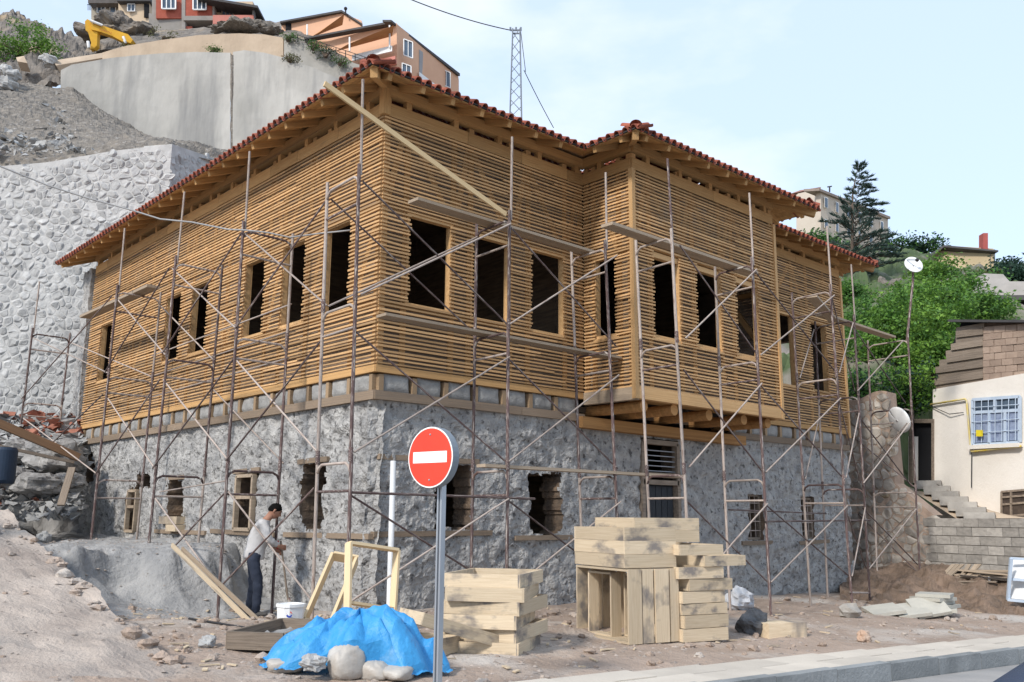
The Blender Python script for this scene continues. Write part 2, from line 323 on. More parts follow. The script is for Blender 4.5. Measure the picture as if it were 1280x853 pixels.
# a wall = (name, origin, direction, outward normal, length, windows)
WALLS = [('L', V(0,0,0), V(0,1,0), V(-1,0,0), L_, winL), ('F', V(0,0,0), V(1,0,0), V(0,-1,0), R1, winF),
         ('S', V(R1,0,0), V(0,-1,0), V(-1,0,0), BAY, winS), ('B', V(0,-BAY,0), V(1,0,0), V(0,-1,0), R2, winB),
         ('E', V(0,0,0), V(1,0,0), V(0,-1,0), R3, winE), ('T', V(R2,0,0), V(0,-1,0), V(1,0,0), BAY, [])]
A0 = {'L': 0, 'F': 0, 'S': 0, 'B': R1, 'E': R2, 'T': 0}
laths = []
for wn_, O, D, Nn, ln, wins in WALLS:
    def P(a, z, d): return O+D*a+Nn*d+V(0,0,z)
    a0 = A0[wn_]; a1 = ln
    # posts and diagonals of the frame (12 cm), inner lath sheet
    edges = sorted({a0+.06, a1-.06} | {w[0]-.07 for w in wins} | {w[1]+.07 for w in wins})
    full = list(edges); k = 0
    while k < len(full)-1:
        if full[k+1]-full[k] > 1.15 and not any(abs(w[0]-.07-full[k]) < .01 for w in wins): full.insert(k+1, (full[k]+full[k+1])/2 if full[k+1]-full[k] < 2 else full[k]+.95)
        k += 1
    for a in full: beam('post', P(a, 3.83, -.075), P(a, 8.14, -.075), .11, .11, m_pine, house, up=Nn)
    for zz in (4.79, 6.34) if wn_ not in 'E' else (4.65, 6.48): beam('rail', P(a0+.12, zz, -.076), P(a1-.12, zz, -.076), .10, .105, m_pine, house, up=Nn)
    seg = [a for a in full]
    for i in range(len(seg)-1):
        w_ = seg[i+1]-seg[i]
        if w_ < .35: continue
        flip = (i % 2 == 0)
        p, q_ = (seg[i]+.06, seg[i+1]-.06) if flip else (seg[i+1]-.06, seg[i]+.06)
        beam('brace', P(p, 6.42, -.08), P(q_, 7.72, -.08), .115, .09, m_pine, house, up=Nn)
        if not any(w[0]-.1 < (seg[i]+seg[i+1])/2 < w[1]+.1 for w in wins) and w_ > .5:
            beam('brace', P(q_, 4.9, -.081), P(p, 6.25, -.081), .115, .09, m_pine, house, up=Nn)
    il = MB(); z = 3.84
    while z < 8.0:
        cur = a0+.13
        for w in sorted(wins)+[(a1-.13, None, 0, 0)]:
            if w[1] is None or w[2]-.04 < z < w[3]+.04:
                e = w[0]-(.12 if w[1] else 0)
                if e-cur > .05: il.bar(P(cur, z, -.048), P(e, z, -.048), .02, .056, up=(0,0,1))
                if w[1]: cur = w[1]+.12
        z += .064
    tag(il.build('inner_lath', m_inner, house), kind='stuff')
    # outer laths
    z = ZS-.01; row = 0
    while z < ZT-.01:
        cur = a0+(.0 if wn_ in 'LF' else .035); spans = []
        for w in sorted(wins):
            if w[2]-.03 < z < w[3]+.02: spans.append((cur, w[0]-.005)); cur = w[1]+.005
        spans.append((cur, a1-(.02 if wn_ != 'L' else 0)))
        for s0, s1 in spans:
            c = s0
            while s1-c > .03:
                e = min(s1, c+random.uniform(2.2, 4.2))
                if s1-e < .5: e = s1
                laths.append((wn_, P(c+(random.uniform(-.02,.012) if c > a0+.1 else -.0), z+random.uniform(-.010,.010), .016), P(e-.006+(random.uniform(-.015,.03) if e < a1-.1 else .03 if wn_ in 'F' and 0 else 0), z+random.uniform(-.010,.010), .016), Nn))
                c = e
        z += .0635*(1+random.uniform(-.07,.07)); row += 1
    # windows
    for (w0, w1, z0, z1) in wins:
        f = MB(); d0, d1 = -.10, .004
        for aa, bb in ((w0-.055, w0-.012), (w1+.012, w1+.055)): f.prism([P(aa, z0-.05, d0), P(bb, z0-.05, d0), P(bb, z1+.05, d0), P(aa, z1+.05, d0)], Nn*(d1-d0-.012))
        f.prism([P(w0-.06, z1, d0), P(w1+.06, z1, d0), P(w1+.06, z1+.055, d0), P(w0-.06, z1+.055, d0)], Nn*(d1-d0))
        f.prism([P(w0-.07, z0-.05, d0), P(w1+.07, z0-.05, d0), P(w1+.07, z0, d0), P(w0-.07, z0, d0)], Nn*(d1-d0+.01))
        f.build('window_frame', m_pine, house)
    # frieze boards, dark gap, plate
    a = a0
    while a < a1-.05:
        e = min(a1, a+random.uniform(1.0, 1.7))
        if a1-e < .4: e = a1
        beam('frieze_board', P(a+.004, 7.93+random.uniform(-.008,.008), .008), P(e-.004, 7.93, .008), .22, .03, m_eave, house, up=Nn); a = e
    beam('wall_plate', P(a0, 8.25, -.02), P(a1, 8.25, -.02), .17, .16, m_eave, house, up=Nn)
    a = a0+.45
    while a < a1: beam('short_post', P(a, 8.03, -.02), P(a, 8.17, -.02), .10, .10, m_eave, house, up=Nn); a += .98
    # sill beam, joist ends, infill blocks, weathered board
    if wn_ in 'LFE':
        beam('sill_beam', P(a0+.0, 3.77, -.05), P(a1, 3.77, -.05), .11, .13, m_eave, house, up=Nn)
        a = a0+.12
        while a < a1-.15:
            beam('joist_end', P(a, 3.56, -.14), P(a, 3.56, -.004), .085, .25, m_joist, house, up=(0,0,1))
            e = min(a1-.1, a+.62)
            if e-a > .3 and not (wn_ == 'F' and a > R1-.1):
                b = MB(); n_ = 8
                def bf(u, v, a=a, e=e): 
                    du = min(u, 1-u)*2; dv = min(v, 1-v)*2
                    r = (min(1, du*5))**.5*(min(1, dv*2.5))**.5
                    pp = P(a+.075+(e-a-.15)*u, 3.43+.28*v, -.065+.045*r); return pp+Nn*(.02*fbm(pp*4, 3))
                b.grid(bf, 12, 6); b.build('infill_block', m_block, house, smooth=True)
            a += .62
        a = a0
        while a < a1-.05:
            e = min(a1, a+random.uniform(1.6, 3.2))
            if a1-e < .6: e = a1
            beam('course_board', P(a, 3.37, -.06), P(e-.01, 3.37+random.uniform(-.008,.008), -.06), .135, .16, m_tie, house, up=Nn); a = e
# the 300 laths nearest the camera are parts, the rest one mass
laths.sort(key=lambda t: ((t[1]+t[2])/2-CAM).length)
rest = MB()
for i, (wn_, p, q_, Nn) in enumerate(laths):
    if (q_-p).length < .02: continue
    if i < 300: beam('lath', p, q_, .028, random.uniform(.023,.034), m_lath, house)
    else: rest.bar(p, q_, .028, random.uniform(.023,.034))
tag(rest.build('lath_rows', m_lath, house), kind='stuff')
# corner boards
for (x, y, d) in ((R1-.012, -BAY-.012, 1), (R2+.0, -BAY-.012, 1), (R3, -.012, 1)):
    beam('corner_board', (x, y, 3.62), (x, y, 7.82), .085, .085, m_pine, house, up=(1,0,0))
beam('corner_post', (-.0, -.0, 7.82), (-.0, -.0, 8.38), .13, .13, m_eave, house, up=(1,0,0))
# bay underside: sill beams, floor boards, logs
beam('bay_beam', (R1-.03, -BAY+.02, 3.73), (R2+.03, -BAY+.02, 3.73), .13, .21, m_pine, house)
beam('bay_beam', (R1+.02, -.02, 3.715), (R1+.02, -BAY-.02, 3.715), .12, .22, m_plank, house)
beam('bay_beam', (R2-.02, -.02, 3.715), (R2-.02, -BAY+.09, 3.715), .12, .22, m_pine, house)
for i in range(8): beam('floor_board', (R1+.1, -.08-.145*i, 3.80), (R2-.1, -.08-.145*i, 3.80), .14, .03, m_eave, house)
for x in (R1+.35, 5.75, 6.9, 8.05, 8.95): 
    b = MB(); b.tube([(x, .3, 3.53), (x+.01, -.5, 3.53), (x, -BAY+.12+random.uniform(-.06,.06), 3.53)], [.10,.098,.105], 12); b.build('floor_log', m_log, house, smooth=False)
beam('bay_lintel', (R1-.2, -.05, 3.28), (R2+.3, -.05, 3.25), .2, .2, m_log, house)

# roof: eave runs P->Q, inward normal, mitre at both ends
OV, ZE, TAN = .72, 8.12, .40
YB = L_+.95
EAVES = [(V(-OV,YB,0), V(-OV,-OV,0), V(1,0,0), 0, 1, 6.9), (V(-OV,-OV,0), V(R1-OV,-OV,0), V(0,1,0), 1, -1, 6.9), (V(R1-OV,-OV,0), V(R1-OV,-BAY-OV,0), V(1,0,0), -1, 1, 3.0),
         (V(R1-OV,-BAY-OV,0), V(R2+OV,-BAY-OV,0), V(0,1,0), 1, 1, 3.0), (V(R2+OV,-BAY-OV,0), V(R2+OV,-OV,0), V(-1,0,0), 1, -1, 3.0),
         (V(R2+OV,-OV,0), V(R3+OV,-OV,0), V(0,1,0), -1, 1, 6.9), (V(R3+OV,-OV,0), V(R3+OV,YB,0), V(-1,0,0), 1, 0, 6.9)]
TP = .192
prof = []
for i in range(9): a = math.pi-math.pi*i/8; prof.append((.05+.058*math.cos(a)-.04, .062*math.sin(a)+.004))
for i in range(1, 6): a = math.pi+math.pi*i/5; prof.append((.105+.037*math.cos(a)+.0+.0, .036*math.sin(a)))
def tile_mesh():
    b = MB(); n = len(prof); vs = []
    for y, sc, dz in ((0, 1, 0), (.42, .92, .0)):
        for x, z in prof: vs.append((x*sc, y, z*sc+dz))
        for x, z in prof: vs.append((x*sc, y, z*sc+dz-.016))
    fs = []
    for i in range(n-1):
        fs += [(i, i+1, 2*n+i+1, 2*n+i), (n+i+1, n+i, 3*n+i, 3*n+i+1), (i+1, i, n+i, n+i+1)]
    b.add(vs, fs); return b.mesh('roof_tile', m_tile, True)
tmesh = tile_mesh()
tl = math.sqrt(1+TAN*TAN); roofrest = MB()
for (p, q_, n, m0, m1, tmax) in EAVES:
    d = (q_-p).normalized(); Ln = (q_-p).length
    def E(a, t, dz=0): return p+d*a+n*t+V(0,0,ZE+t*TAN+dz)
    sl = (n+V(0,0,TAN)).normalized(); nr = d.cross(sl); nr = nr if nr.z > 0 else -nr
    # soffit boards
    t = 0.0; k = 0
    while t < 1.55:
        t1 = t+.125
        b = MB(); pts = [E(m0*t, t+.003, .0), E(Ln-m1*t, t+.003, .0), E(Ln-m1*t1, t1-.003, .0), E(m0*t1, t1-.003, .0)]
        b.prism(pts, V(0,0,.024)); b.build('soffit_board', m_eave, house); t = t1; k += 1
    # rafters
    a = .35 if m0 > 0 else .2; lim = 1.0
    while a < Ln-(.25 if m1 > 0 else .1):
        t1 = 1.0
        if m0 > 0: t1 = min(t1, a-.02)
        if m1 > 0: t1 = min(t1, Ln-a-.02)
        if t1 > .3: beam('rafter', E(a, .05, -.055), E(a, t1, -.055), .075, .105, m_eave, house)
        a += .60+random.uniform(-.03,.03)
    # black felt edge and drip board
    beam('eave_felt', E(0, -.012, .034), E(Ln, -.012, .034), .035, .022, m_felt, house)
    # hip rafter
    if m0 > 0: beam('hip_rafter', p+V(0,0,ZE-.06)+(n+d)*.06, p+(n+d)*.85+V(0,0,ZE+.85*TAN-.06), .11, .15, m_eave, house)
    # tiles on the eave
    a = 0.03
    while a < Ln-.02:
        M4 = Matrix(((d.x, sl.x, nr.x, 0), (d.y, sl.y, nr.y, 0), (d.z, sl.z, nr.z, 0), (0,0,0,1)))
        c = E(a, -.05, .055)+V(0,0,random.uniform(-.006,.006))
        M4.translation = c; o = inst('roof_tile', tmesh, M4 @ Matrix.Rotation(random.uniform(-.03,.03), 4, 'Z'), house)
        a += TP
    nt = int(Ln/TP)+1
    # tile sheet above
    rows_ = 14
    for j in range(rows_):
        t0_, t1_ = .25+(tmax-.25)*j/rows_, .25+(tmax-.25)*(j+1)/rows_
        vs = []; w = 0
        for tt, dz in ((t0_, .03), (t1_, .0)):
            A, B = m0*tt, Ln-m1*tt
            if B <= A: A = B = (A+B)/2
            nn = nt*4
            for i in range(nn+1): vs.append(E(A+(B-A)*i/nn, tt, .06+dz+.05*(1 if i % 4 in (1,2) else 0)))
        roofrest.add(vs, [(i, i+1, nn+2+i, nn+1+i) for i in range(nn)])
    # hip tiles
    if m0 > 0:
        for kk in range(9):
            c = p+(n+d)*(.0+.3*kk)+V(0,0,ZE+.3*kk*TAN+.10); e = c+(n+d)*.36+V(0,0,.36*TAN+.02)
            b = MB(); ax = (e-c).normalized(); sd = ax.cross(V(0,0,1)).normalized(); up = sd.cross(ax)
            vs = []
            for cc, r in ((c, .105), (e, .085)):
                for rr_ in (r, r-.018): vs += [cc+sd*rr_*math.cos(math.pi*i/8)*1.0+up*rr_*.8*math.sin(math.pi*i/8) for i in range(9)]
            fs = []
            for i in range(8): fs += [(i, i+1, 18+i+1, 18+i), (9+i+1, 9+i, 27+i, 27+i+1), (i+1, i, 9+i, 9+i+1)]
            fs.append(tuple(range(0, 9))) if kk == 0 else None
            b.add(vs, fs); b.build('hip_tile', m_tile, house, smooth=True)
tag(roofrest.build('tile_rows', m_tile, house), kind='stuff')

# rubble storey: displaced sheets with openings
opL = [(1.42,2.11,1.38,2.43,.07),(3.68,4.44,1.30,2.32,.02),(6.82,7.58,1.42,2.27,.09),(9.15,9.9,1.2,2.20,.05),(12.45,12.95,2.35,3.1,.05),(8.6,9.35,2.15,2.48,.10)]
opF = [(1.25,1.97,1.40,2.40,.04),(3.28,4.02,1.30,2.34,.06),(6.2,7.42,.1,3.12,.0),(9.80,10.38,1.14,2.13,.0),(12.06,12.60,1.12,2.10,.0)]
def stone_sheet(O, D, Nn, ln, ops, seed, zb, z1=3.31):
    nu = int(ln/.036); nv = int((z1-zb)/.036); idx = {}; b = MB(); vs = []; fs = []
    def inside(a, z):
        for (x0, x1, y0, y1, j) in ops:
            e = j*fbm(Vector((a*5, z*5, seed)), 3)*1.4
            if x0-e < a < x1+e and y0-e < z < y1+e: return True
        return False
    def vid(i, j):
        if (i, j) not in idx:
            a = ln*i/nu; z = zb+(z1-zb)*j/nv; q = Vector((a, z, seed*11.0))
            # lumpy stones under the mortar plus fine roughness
            cellv = noise.voronoi(q*2.6, distance_metric='DISTANCE', exponent=2.5)[0]
            h = .06*(.55-cellv[0])+.05*fbm(q*1.3, 4)+.045*fbm(q*4.5, 5)+.022*(.5-abs(noise.noise(q*10)))-.07*max(0, fbm(q*4+Vector((0,0,40)), 4)-.2)-.03
            edge = min(1, (z1-z)/.12); h *= edge
            jx = .018*fbm(q*7+Vector((5,0,0)), 2); jz = .018*fbm(q*7+Vector((0,9,0)), 2)
            round_ = -.10*max(0, 1-a/.35)**2
            p = O+D*(a+jx)+V(0,0,z+jz*edge)+Nn*(h-.045+round_)
            idx[(i, j)] = len(vs); vs.append(p)
        return idx[(i, j)]
    keep = {}
    for j in range(nv):
        for i in range(nu): keep[(i, j)] = not inside(ln*(i+.5)/nu, zb+(z1-zb)*(j+.5)/nv)
    back = {}
    def bid(i, j):
        if (i, j) not in back:
            p = vs[vid(i, j)]-Nn*.45; q = p*3
            back[(i, j)] = len(vs); vs.append(p)
        return back[(i, j)]
    rev = []
    for (i, j), k_ in keep.items():
        if k_: fs.append((vid(i, j), vid(i+1, j), vid(i+1, j+1), vid(i, j+1)))
        else:
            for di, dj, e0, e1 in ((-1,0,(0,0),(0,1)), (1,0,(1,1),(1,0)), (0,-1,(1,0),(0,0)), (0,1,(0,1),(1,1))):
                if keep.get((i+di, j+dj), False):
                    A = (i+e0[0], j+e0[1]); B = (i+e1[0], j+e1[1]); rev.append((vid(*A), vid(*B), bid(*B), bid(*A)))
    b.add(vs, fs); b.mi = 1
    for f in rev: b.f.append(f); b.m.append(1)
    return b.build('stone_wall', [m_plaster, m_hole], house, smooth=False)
stone_sheet(V(0,0,0), V(0,1,0), V(-1,0,0), L_+.15, opL, 1, -.1)
stone_sheet(V(0,0,0), V(1,0,0), V(0,-1,0), R3, opF, 2, -.6)
# far end pier behind the lath wall, end wall, back wall, floors and partitions
def pierf(u, v):
    per = [(.35,L_+.12),(-.08,L_+.10),(-.08,L_+.72),(.5,L_+.75)]; s_ = u*3; i = min(2, int(s_)); t = s_-i
    x = per[i][0]*(1-t)+per[i+1][0]*t; y = per[i][1]*(1-t)+per[i+1][1]*t; z = .6+7.4*v
    return V(x, y, z)+V(-1, -.4, 0)*(.07*fbm(V(x*2.5, y*2.5, z*2.5), 4))
MB().grid(pierf, 30, 90).build('stone_pier', m_plaster, house)
b = MB()
b.box((.1,L_,.0), (R3,L_+.2,8.1)); b.box((R3-.2,.3,-.6), (R3,1.0,8.1)); b.box((R3-.2,3.2,-.6), (R3,L_,8.1)); b.box((R3-.2,1.0,-.6), (R3,3.2,4.7)); b.box((R3-.2,1.0,6.3), (R3,3.2,8.1))
b.box((R3-.2,.07,-.6), (R3-.01,.3,8.1))
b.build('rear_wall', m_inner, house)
b = MB(); b.box((.2,.2,3.50), (R3-.25,L_,3.6)); b.box((.2,.2,8.05), (R3-.25,L_-.1,8.12)); b.box((.5,4.9,0), (R3-.3,5.0,3.5)); b.box((.5,5.6,3.6), (9.0,5.7,8.0)); b.box((4.9,.5,0), (5.0,L_-.2,3.5)); b.box((4.75,.9,3.6), (4.85,L_-.2,8.0))
b.box((R1+.2,-BAY+.2,8.03), (R2-.2,.2,8.06)); b.box((10.2,1.9,3.6), (10.3,5,8))
b.build('partition', m_dark, house)
# tie beams in the stone, lintels, timber props in the openings
for (O, D, Nn, runs) in ((V(0,0,0), V(0,1,0), V(-1,0,0), ((.05,2.6,1.30),(2.9,5.4,1.27),(5.6,8.1,1.25),(1.3,2.25,2.47),(3.55,4.6,2.38),(6.7,7.7,2.33))),
                        (V(0,0,0), V(1,0,0), V(0,-1,0), ((.1,2.4,1.33),(2.9,4.9,1.25),(1.1,2.1,2.45),(.15,.9,2.46),(9.5,10.7,1.08),(11.8,13.2,1.05)))):
    for a0, a1, z in runs:
        p = O+D*a0+V(0,0,z)-Nn*.07; q_ = O+D*a1+V(0,0,z+random.uniform(-.03,.03))-Nn*.085
        beam('tie_beam', p, q_, .08, .10, m_tie, house, up=Nn)
def wframe(O, D, Nn, a0, a1, z0, z1, mid, name, mt, d=-.10, w=.06):
    f = MB()
    for A, B in (((a0, z0), (a0, z1)), ((a1, z0), (a1, z1)), ((a0, z0), (a1, z0)), ((a0, z1), (a1, z1)))+tuple(((a0, zz), (a1, zz)) for zz in mid):
        f.bar(O+D*A[0]+V(0,0,A[1])+Nn*d, O+D*B[0]+V(0,0,B[1])+Nn*d, w, w*1.5, up=Nn)
    return f.build(name, mt, house)
XL = (V(0,0,0), V(0,1,0), V(-1,0,0)); XF = (V(0,0,0), V(1,0,0), V(0,-1,0))
wframe(*XL, 3.75, 4.38, 1.34, 2.28, (1.9,), 'window_frame', m_plank, -.04)
wframe(*XL, 9.3, 9.8, 1.22, 2.1, (1.75,), 'window_frame', m_plank, -.07)
b = MB(); b.box((-.06,6.75,1.40), (.4,7.65,1.55)); b.build('sill_plank', m_crate, house); b = MB(); b.box((-.09,6.7,1.26), (.4,7.2,1.39)); b.build('sill_plank', m_crate, house)
for a0, a1, z0, z1 in ((9.80,10.38,1.14,2.13), (12.06,12.60,1.12,2.10)):
    f = wframe(*XF, a0+.03, a1-.03, z0+.03, z1-.03, (), 'window_frame', m_old, -.16, .05)
    for i in range(2): x = a0+(a1-a0)*(i+1)/3; pole('window_bar', (x, .14, z0), (x, .14, z1), .011, m_rust2, house)
    for i in range(4): z = z0+(z1-z0)*(i+1)/5; pole('window_bar', (a0, .13, z), (a1, .13, z), .011, m_rust2, house)
# door with barred light over it
wframe(*XF, 6.26, 7.36, .15, 3.06, (2.28, 2.42), 'door_frame', m_old, -.10, .09)
dr = MB(); dr.box((6.34,.16,.15), (7.30,.2,2.24)); dr = dr.build('door', M('dark_door', (.035,.04,.046), (.022,.025,.03), 4, (6,6,.6), .7, .3), house)
for i in range(5): beam('door_plank', (6.44+.185*i, .145, .2), (6.44+.185*i, .145, 2.2), .165, .03, dr.data.materials[0], dr, up=(0,1,0))
for i in range(5): pole('window_bar', (6.3, .1, 2.5+.1*i), (7.32, .1, 2.5+.1*i), .012, m_metal, house)
# ------------------------------------------------------------------ scaffolding
RUNGS = (6.05, 5.65, 4.30, 3.98, 2.25, 1.90)
def frame(sc, po, pi, zo=None, zi=None, top=7.4, pale=False, lean=(0,0), mast=True):
    "one ladder line: outer leg, inner leg, rungs"
    po = V(po[0], po[1], 0); pi = V(pi[0], pi[1], 0); ln = V(lean[0], lean[1], 0)
    if zo is None: zo = gzp(po)
    if zi is None: zi = gzp(pi)
    mo = m_rust2 if pale else m_rust
    def at_z(p, z): return p+ln*(z/7)+V(0,0,z)
    cuts = [zo-.03, 2.35, 4.42, 6.2] if zo < 2 else [zo-.03, 4.42, 6.2]
    for a, b_ in zip(cuts, cuts[1:]): pole('leg', at_z(po, a), at_z(po, b_)+V(random.uniform(-.01,.01), random.uniform(-.01,.01), 0), .025, mo, sc)
    cuts = [zi-.03, 2.35, 4.42, 6.2]
    for a, b_ in zip(cuts, cuts[1:]): pole('leg', at_z(pi, a), at_z(pi, b_), .024, random.choice((m_rust, m_rust2)), sc)
    for z in cuts[1:3]:
        for p in (po, pi): pole('coupling', at_z(p, z-.09), at_z(p, z+.09), .031, m_rust, sc)
    if mast: pole('mast', at_z(po, 6.05)+V(.03,.0,0), at_z(po, top)+V(.03+random.uniform(-.03,.03),random.uniform(-.03,.03),0), .019, m_rust2 if not pale else m_rust, sc)
    d = pi-po
    for k, z in enumerate(RUNGS):
        if z < max(zo, zi)+.15: continue
        a = at_z(po, z); c = at_z(pi, z)
        if k % 2 == 0:      # top tube with bent-down shoulders
            b = MB(); b.tube([a-V(0,0,.12), a+d*.05-V(0,0,.04), a+d*.14, a+d*.5, a+d*.86, c-d*.05-V(0,0,.04), c-V(0,0,.12)], .019, 8)
            b.build('rung', random.choice((m_rust, m_rust2)), sc, smooth=True)
        else: pole('rung', a, c, .018, random.choice((m_rust, m_rust2, m_rust2)), sc)
def xbrace(sc, p, q, levels=((.55,1.85),(2.38,3.92),(4.42,5.98)), one=False):
    for k, (z0, z1) in enumerate(levels):
        off = (V(q[0],q[1],0)-V(p[0],p[1],0)).cross(V(0,0,1)).normalized()*.03
        pole('cross_brace', V(p[0],p[1],z0)+off, V(q[0],q[1],z1)+off, .014, m_rust2, sc)
        if not one: pole('cross_brace', V(p[0],p[1],z1)-off, V(q[0],q[1],z0)-off, .014, m_rust, sc)
scl = thing('scaffold', (-1.35, 5, 1.0), 'rusty tubular scaffold standing along the longer, left lath wall', 'scaffold')
LY = [1.87, 4.75, 7.7, 10.75, 13.72]
for i, y in enumerate(LY):
    if i == 3: continue
    frame(scl, (-1.35, y), (-.45, y+.05), pale=False, lean=(0, -.25 if i else 0))
for a, b_ in ((0,1), (1,2), (2,4)):
    lv = ((2.35,3.95),(4.4,6.0)) if a else ((.5,1.9),(2.38,3.95),(4.42,6.0))
    xbrace(scl, (-1.35, LY[a]), (-1.35, LY[b_]), lv)
    xbrace(scl, (-.45, LY[a]), (-.45, LY[b_]), ((4.42,6.0),) if a else ((2.4,3.9),), one=True)
for z in (5.0, 4.55, 4.1): pole('guard_rail', (-.42, 1.9, z), (-.42, 7.8, z-.12), .013, m_rust2, scl)
pole('guard_rail', (-1.33, 1.9, 2.1), (-.5, 6.6, 2.02), .013, m_rust2, scl)
scf = thing('scaffold', (3, -1.45, .2), 'rusty tubular scaffold standing in front of the shaded right wall and its jutting bay', 'scaffold')
FR = [(-1.25,-1.45,-.55), (1.37,-1.45,-.6), (3.82,-1.45,-.6)]
for i, (x, yo, yi) in enumerate(FR): frame(scf, (x, yo), (x+.06, yi), lean=(-.1 if i == 0 else -.3 if i == 2 else 0, 0))
xbrace(scf, FR[0][:2], FR[1][:2]); xbrace(scf, FR[1][:2], FR[2][:2])
xbrace(scf, (FR[0][0]+.06,-.55), (FR[1][0]+.06,-.6), ((4.42,5.98),), one=False)
xbrace(scf, (-1.2,-.5), (-1.35,1.87), ((.5,1.95),(2.4,3.95),(4.45,6.0)))
pole('guard_rail', (-1.25,-1.47,1.88), (1.9,-1.47,1.86), .017, m_rust, scf)
BR = [(4.12,-2.6,-1.8), (6.28,-2.6,-1.75), (9.05,-2.6,-1.7)]
for i, (x, yo, yi) in enumerate(BR): frame(scf, (x, yo), (x+.08, yi), lean=(-.3 if i == 0 else -.1, 0), pale=(i == 0))
xbrace(scf, BR[0][:2], BR[1][:2]); xbrace(scf, BR[1][:2], BR[2][:2])
frame(scf, (11.75,-1.6), (11.8,-.6), lean=(.15,0)); frame(scf, (14.6,-1.45), (14.7,-.35), lean=(.4,0), mast=False)
xbrace(scf, BR[2][:2], (11.75,-1.6)); xbrace(scf, (11.75,-1.6), (14.6,-1.45))
xbrace(scf, (9.13,-1.7), (11.8,-.6), ((4.42,5.98),(2.38,3.9)), one=True)
pole('guard_rail', (6.2,-2.62,1.55), (11.9,-1.65,1.58), .017, m_rust, scf); pole('guard_rail', (6.5,-1.7,1.75), (11.9,-.62,1.72), .015, m_rust, scf); pole('guard_rail', (9.0,-2.6,.25), (11.7,-1.6,.05), .02, m_rust2, scf)
sce = thing('scaffold', (15.6, 1.2, .2), 'slim scaffold tower past the right end of the house, before the rubble wall', 'scaffold')
frame(sce, (15.2, .9), (16.1, .9), top=5.6, mast=False); frame(sce, (15.2, 3.0), (16.1, 3.0), top=5.6, mast=False); xbrace(sce, (15.2,.9), (15.2,3.0), ((.55,1.85),(2.38,3.92))); xbrace(sce, (16.1,.9), (14.6,-1.45), ((.3,1.85),(2.38,3.92)))
# timber brace and planks lying on the scaffold
def plank(p, q, w, h, label, mat=m_plank, name='scaffold_plank', cat='plank', up=(0,0,1)):
    o = beam(name, p, q, w, h, mat, None, up); return tag(o, label, cat)
plank((-.12,-1.0,6.11), (3.75,-.95,6.11), .24, .045, 'grey plank on the scaffold just above the windows left of the bay')
plank((2.75,-2.2,6.11), (6.9,-2.15,6.11), .24, .05, 'grey plank across the window tops of the jutting bay')
plank((-.5,-.85,4.36), (4.5,-.85,4.36), .24, .04, 'long plank on the scaffold under the sills of the right wall windows')
plank((.95,-1.35,2.31), (5.55,-1.4,2.31), .2, .045, 'plank on the scaffold across the shaded stone wall, before the door')
plank((9.3,-2.0,6.11), (11.9,-1.1,6.11), .22, .045, 'plank on the scaffold between the bay and the right-hand wall end')
plank((11.2,-1.15,6.16), (14.9,-1.05,6.16), .24, .05, 'plank jutting past the right end of the house on the scaffold')
plank((-.9,6.75,6.11), (-.9,10.9,6.13), .26, .06, 'thick plank high on the scaffold at the far left of the lath wall')
plank((-1.95,-1.5,7.12), (1.32,-1.42,6.13), .03, .075, 'long sawn timber slanting from the roof corner across the scaffold', M('fresh_batten', (.62,.47,.27), (.5,.35,.18), 2, G_, .85, rand=.1), 'timber_brace', 'timber')
plank((-1.75,2.75,1.13), (-1.62,.2,.16), .025, .07, 'long pale batten sloping from the sand bank down past the man', m_crate, 'batten', 'batten')
plank((-1.63,2.65,1.08), (-1.50,.1,.14), .025, .06, 'second pale batten beside the one past the man', m_plank, 'batten', 'batten')
plank((-.7,-.05,2.55), (-.7,-.06,2.56), .02, .02, 'small wood offcut stuck at the corner', m_plank, 'offcut', 'offcut') if False else None
# white downpipe post leaning at the corner
o = pole('plastic_pipe', (.1,-.42,.2), (.17,-.30,2.38), .042, m_wpaint, None, 12); tag(o, 'white plastic pipe standing against the wall near the corner', 'pipe')

# ------------------------------------------------------------------ no-entry sign
sp = at(541, 572, 7.7); sg = thing('road_sign', (sp.x, sp.y, gz(sp.x, sp.y)), 'round red no-entry sign with white bar on a grey metal post', 'sign')
fd = Vector((-.70,-.71,0)).normalized(); fd = Vector((-.955,-.16,0)).normalized(); sr = Vector((-fd.y, fd.x, 0)); sr = -sr if sr.dot(_R) < 0 else sr
m_red = M('sign_red', (.72,.055,.025), (.66,.045,.02), 3, rough=.4, spec=.4); m_swhite = M('sign_white', (.84,.83,.79), (.80,.79,.75), 3, rough=.4); m_sback = M('sign_back', (.20,.23,.26), rough=.5)
b = MB(); cx = V(sp.x, sp.y, 0)-fd*.12
b.add([cx+sr*a*.027+fd*c*.027+V(0,0,z) for z in (gz(sp.x, sp.y)-.3, sp.z+.2) for a, c in ((-1,1),(-.35,1),(-.35,.2),(.35,.2),(.35,1),(1,1),(1,-1),(-1,-1))], [(i, (i+1) % 8, 8+(i+1) % 8, 8+i) for i in range(8)]+[tuple(range(8,16))])
b.build('post', m_metal, sg)
SZ = sp.z
def disc(r, d0, d1, zc=None, n=40, a0=0):
    b = MB(); c = V(sp.x, sp.y, SZ)
    ring = [sr*r*math.cos(2*math.pi*i/n)+V(0,0,r*math.sin(2*math.pi*i/n)) for i in range(n)]
    b.prism([c+x+fd*d0 for x in ring], fd*(d1-d0)); return b
o = disc(.257, -.045, .030).build('back_plate', m_sback, sg); disc(.255, .0305, .033).build('border', m_swhite, sg); disc(.243, .0332, .036).build('face', m_red, sg)
b = MB(); c = V(sp.x, sp.y, SZ)
b.prism([c+sr*x+V(0,0,z)+fd*.0362 for x, z in ((-.193,-.047),(.193,-.047),(.193,.047),(-.193,.047))], fd*.0025); b.build('white_bar', m_swhite, sg)
b = MB()
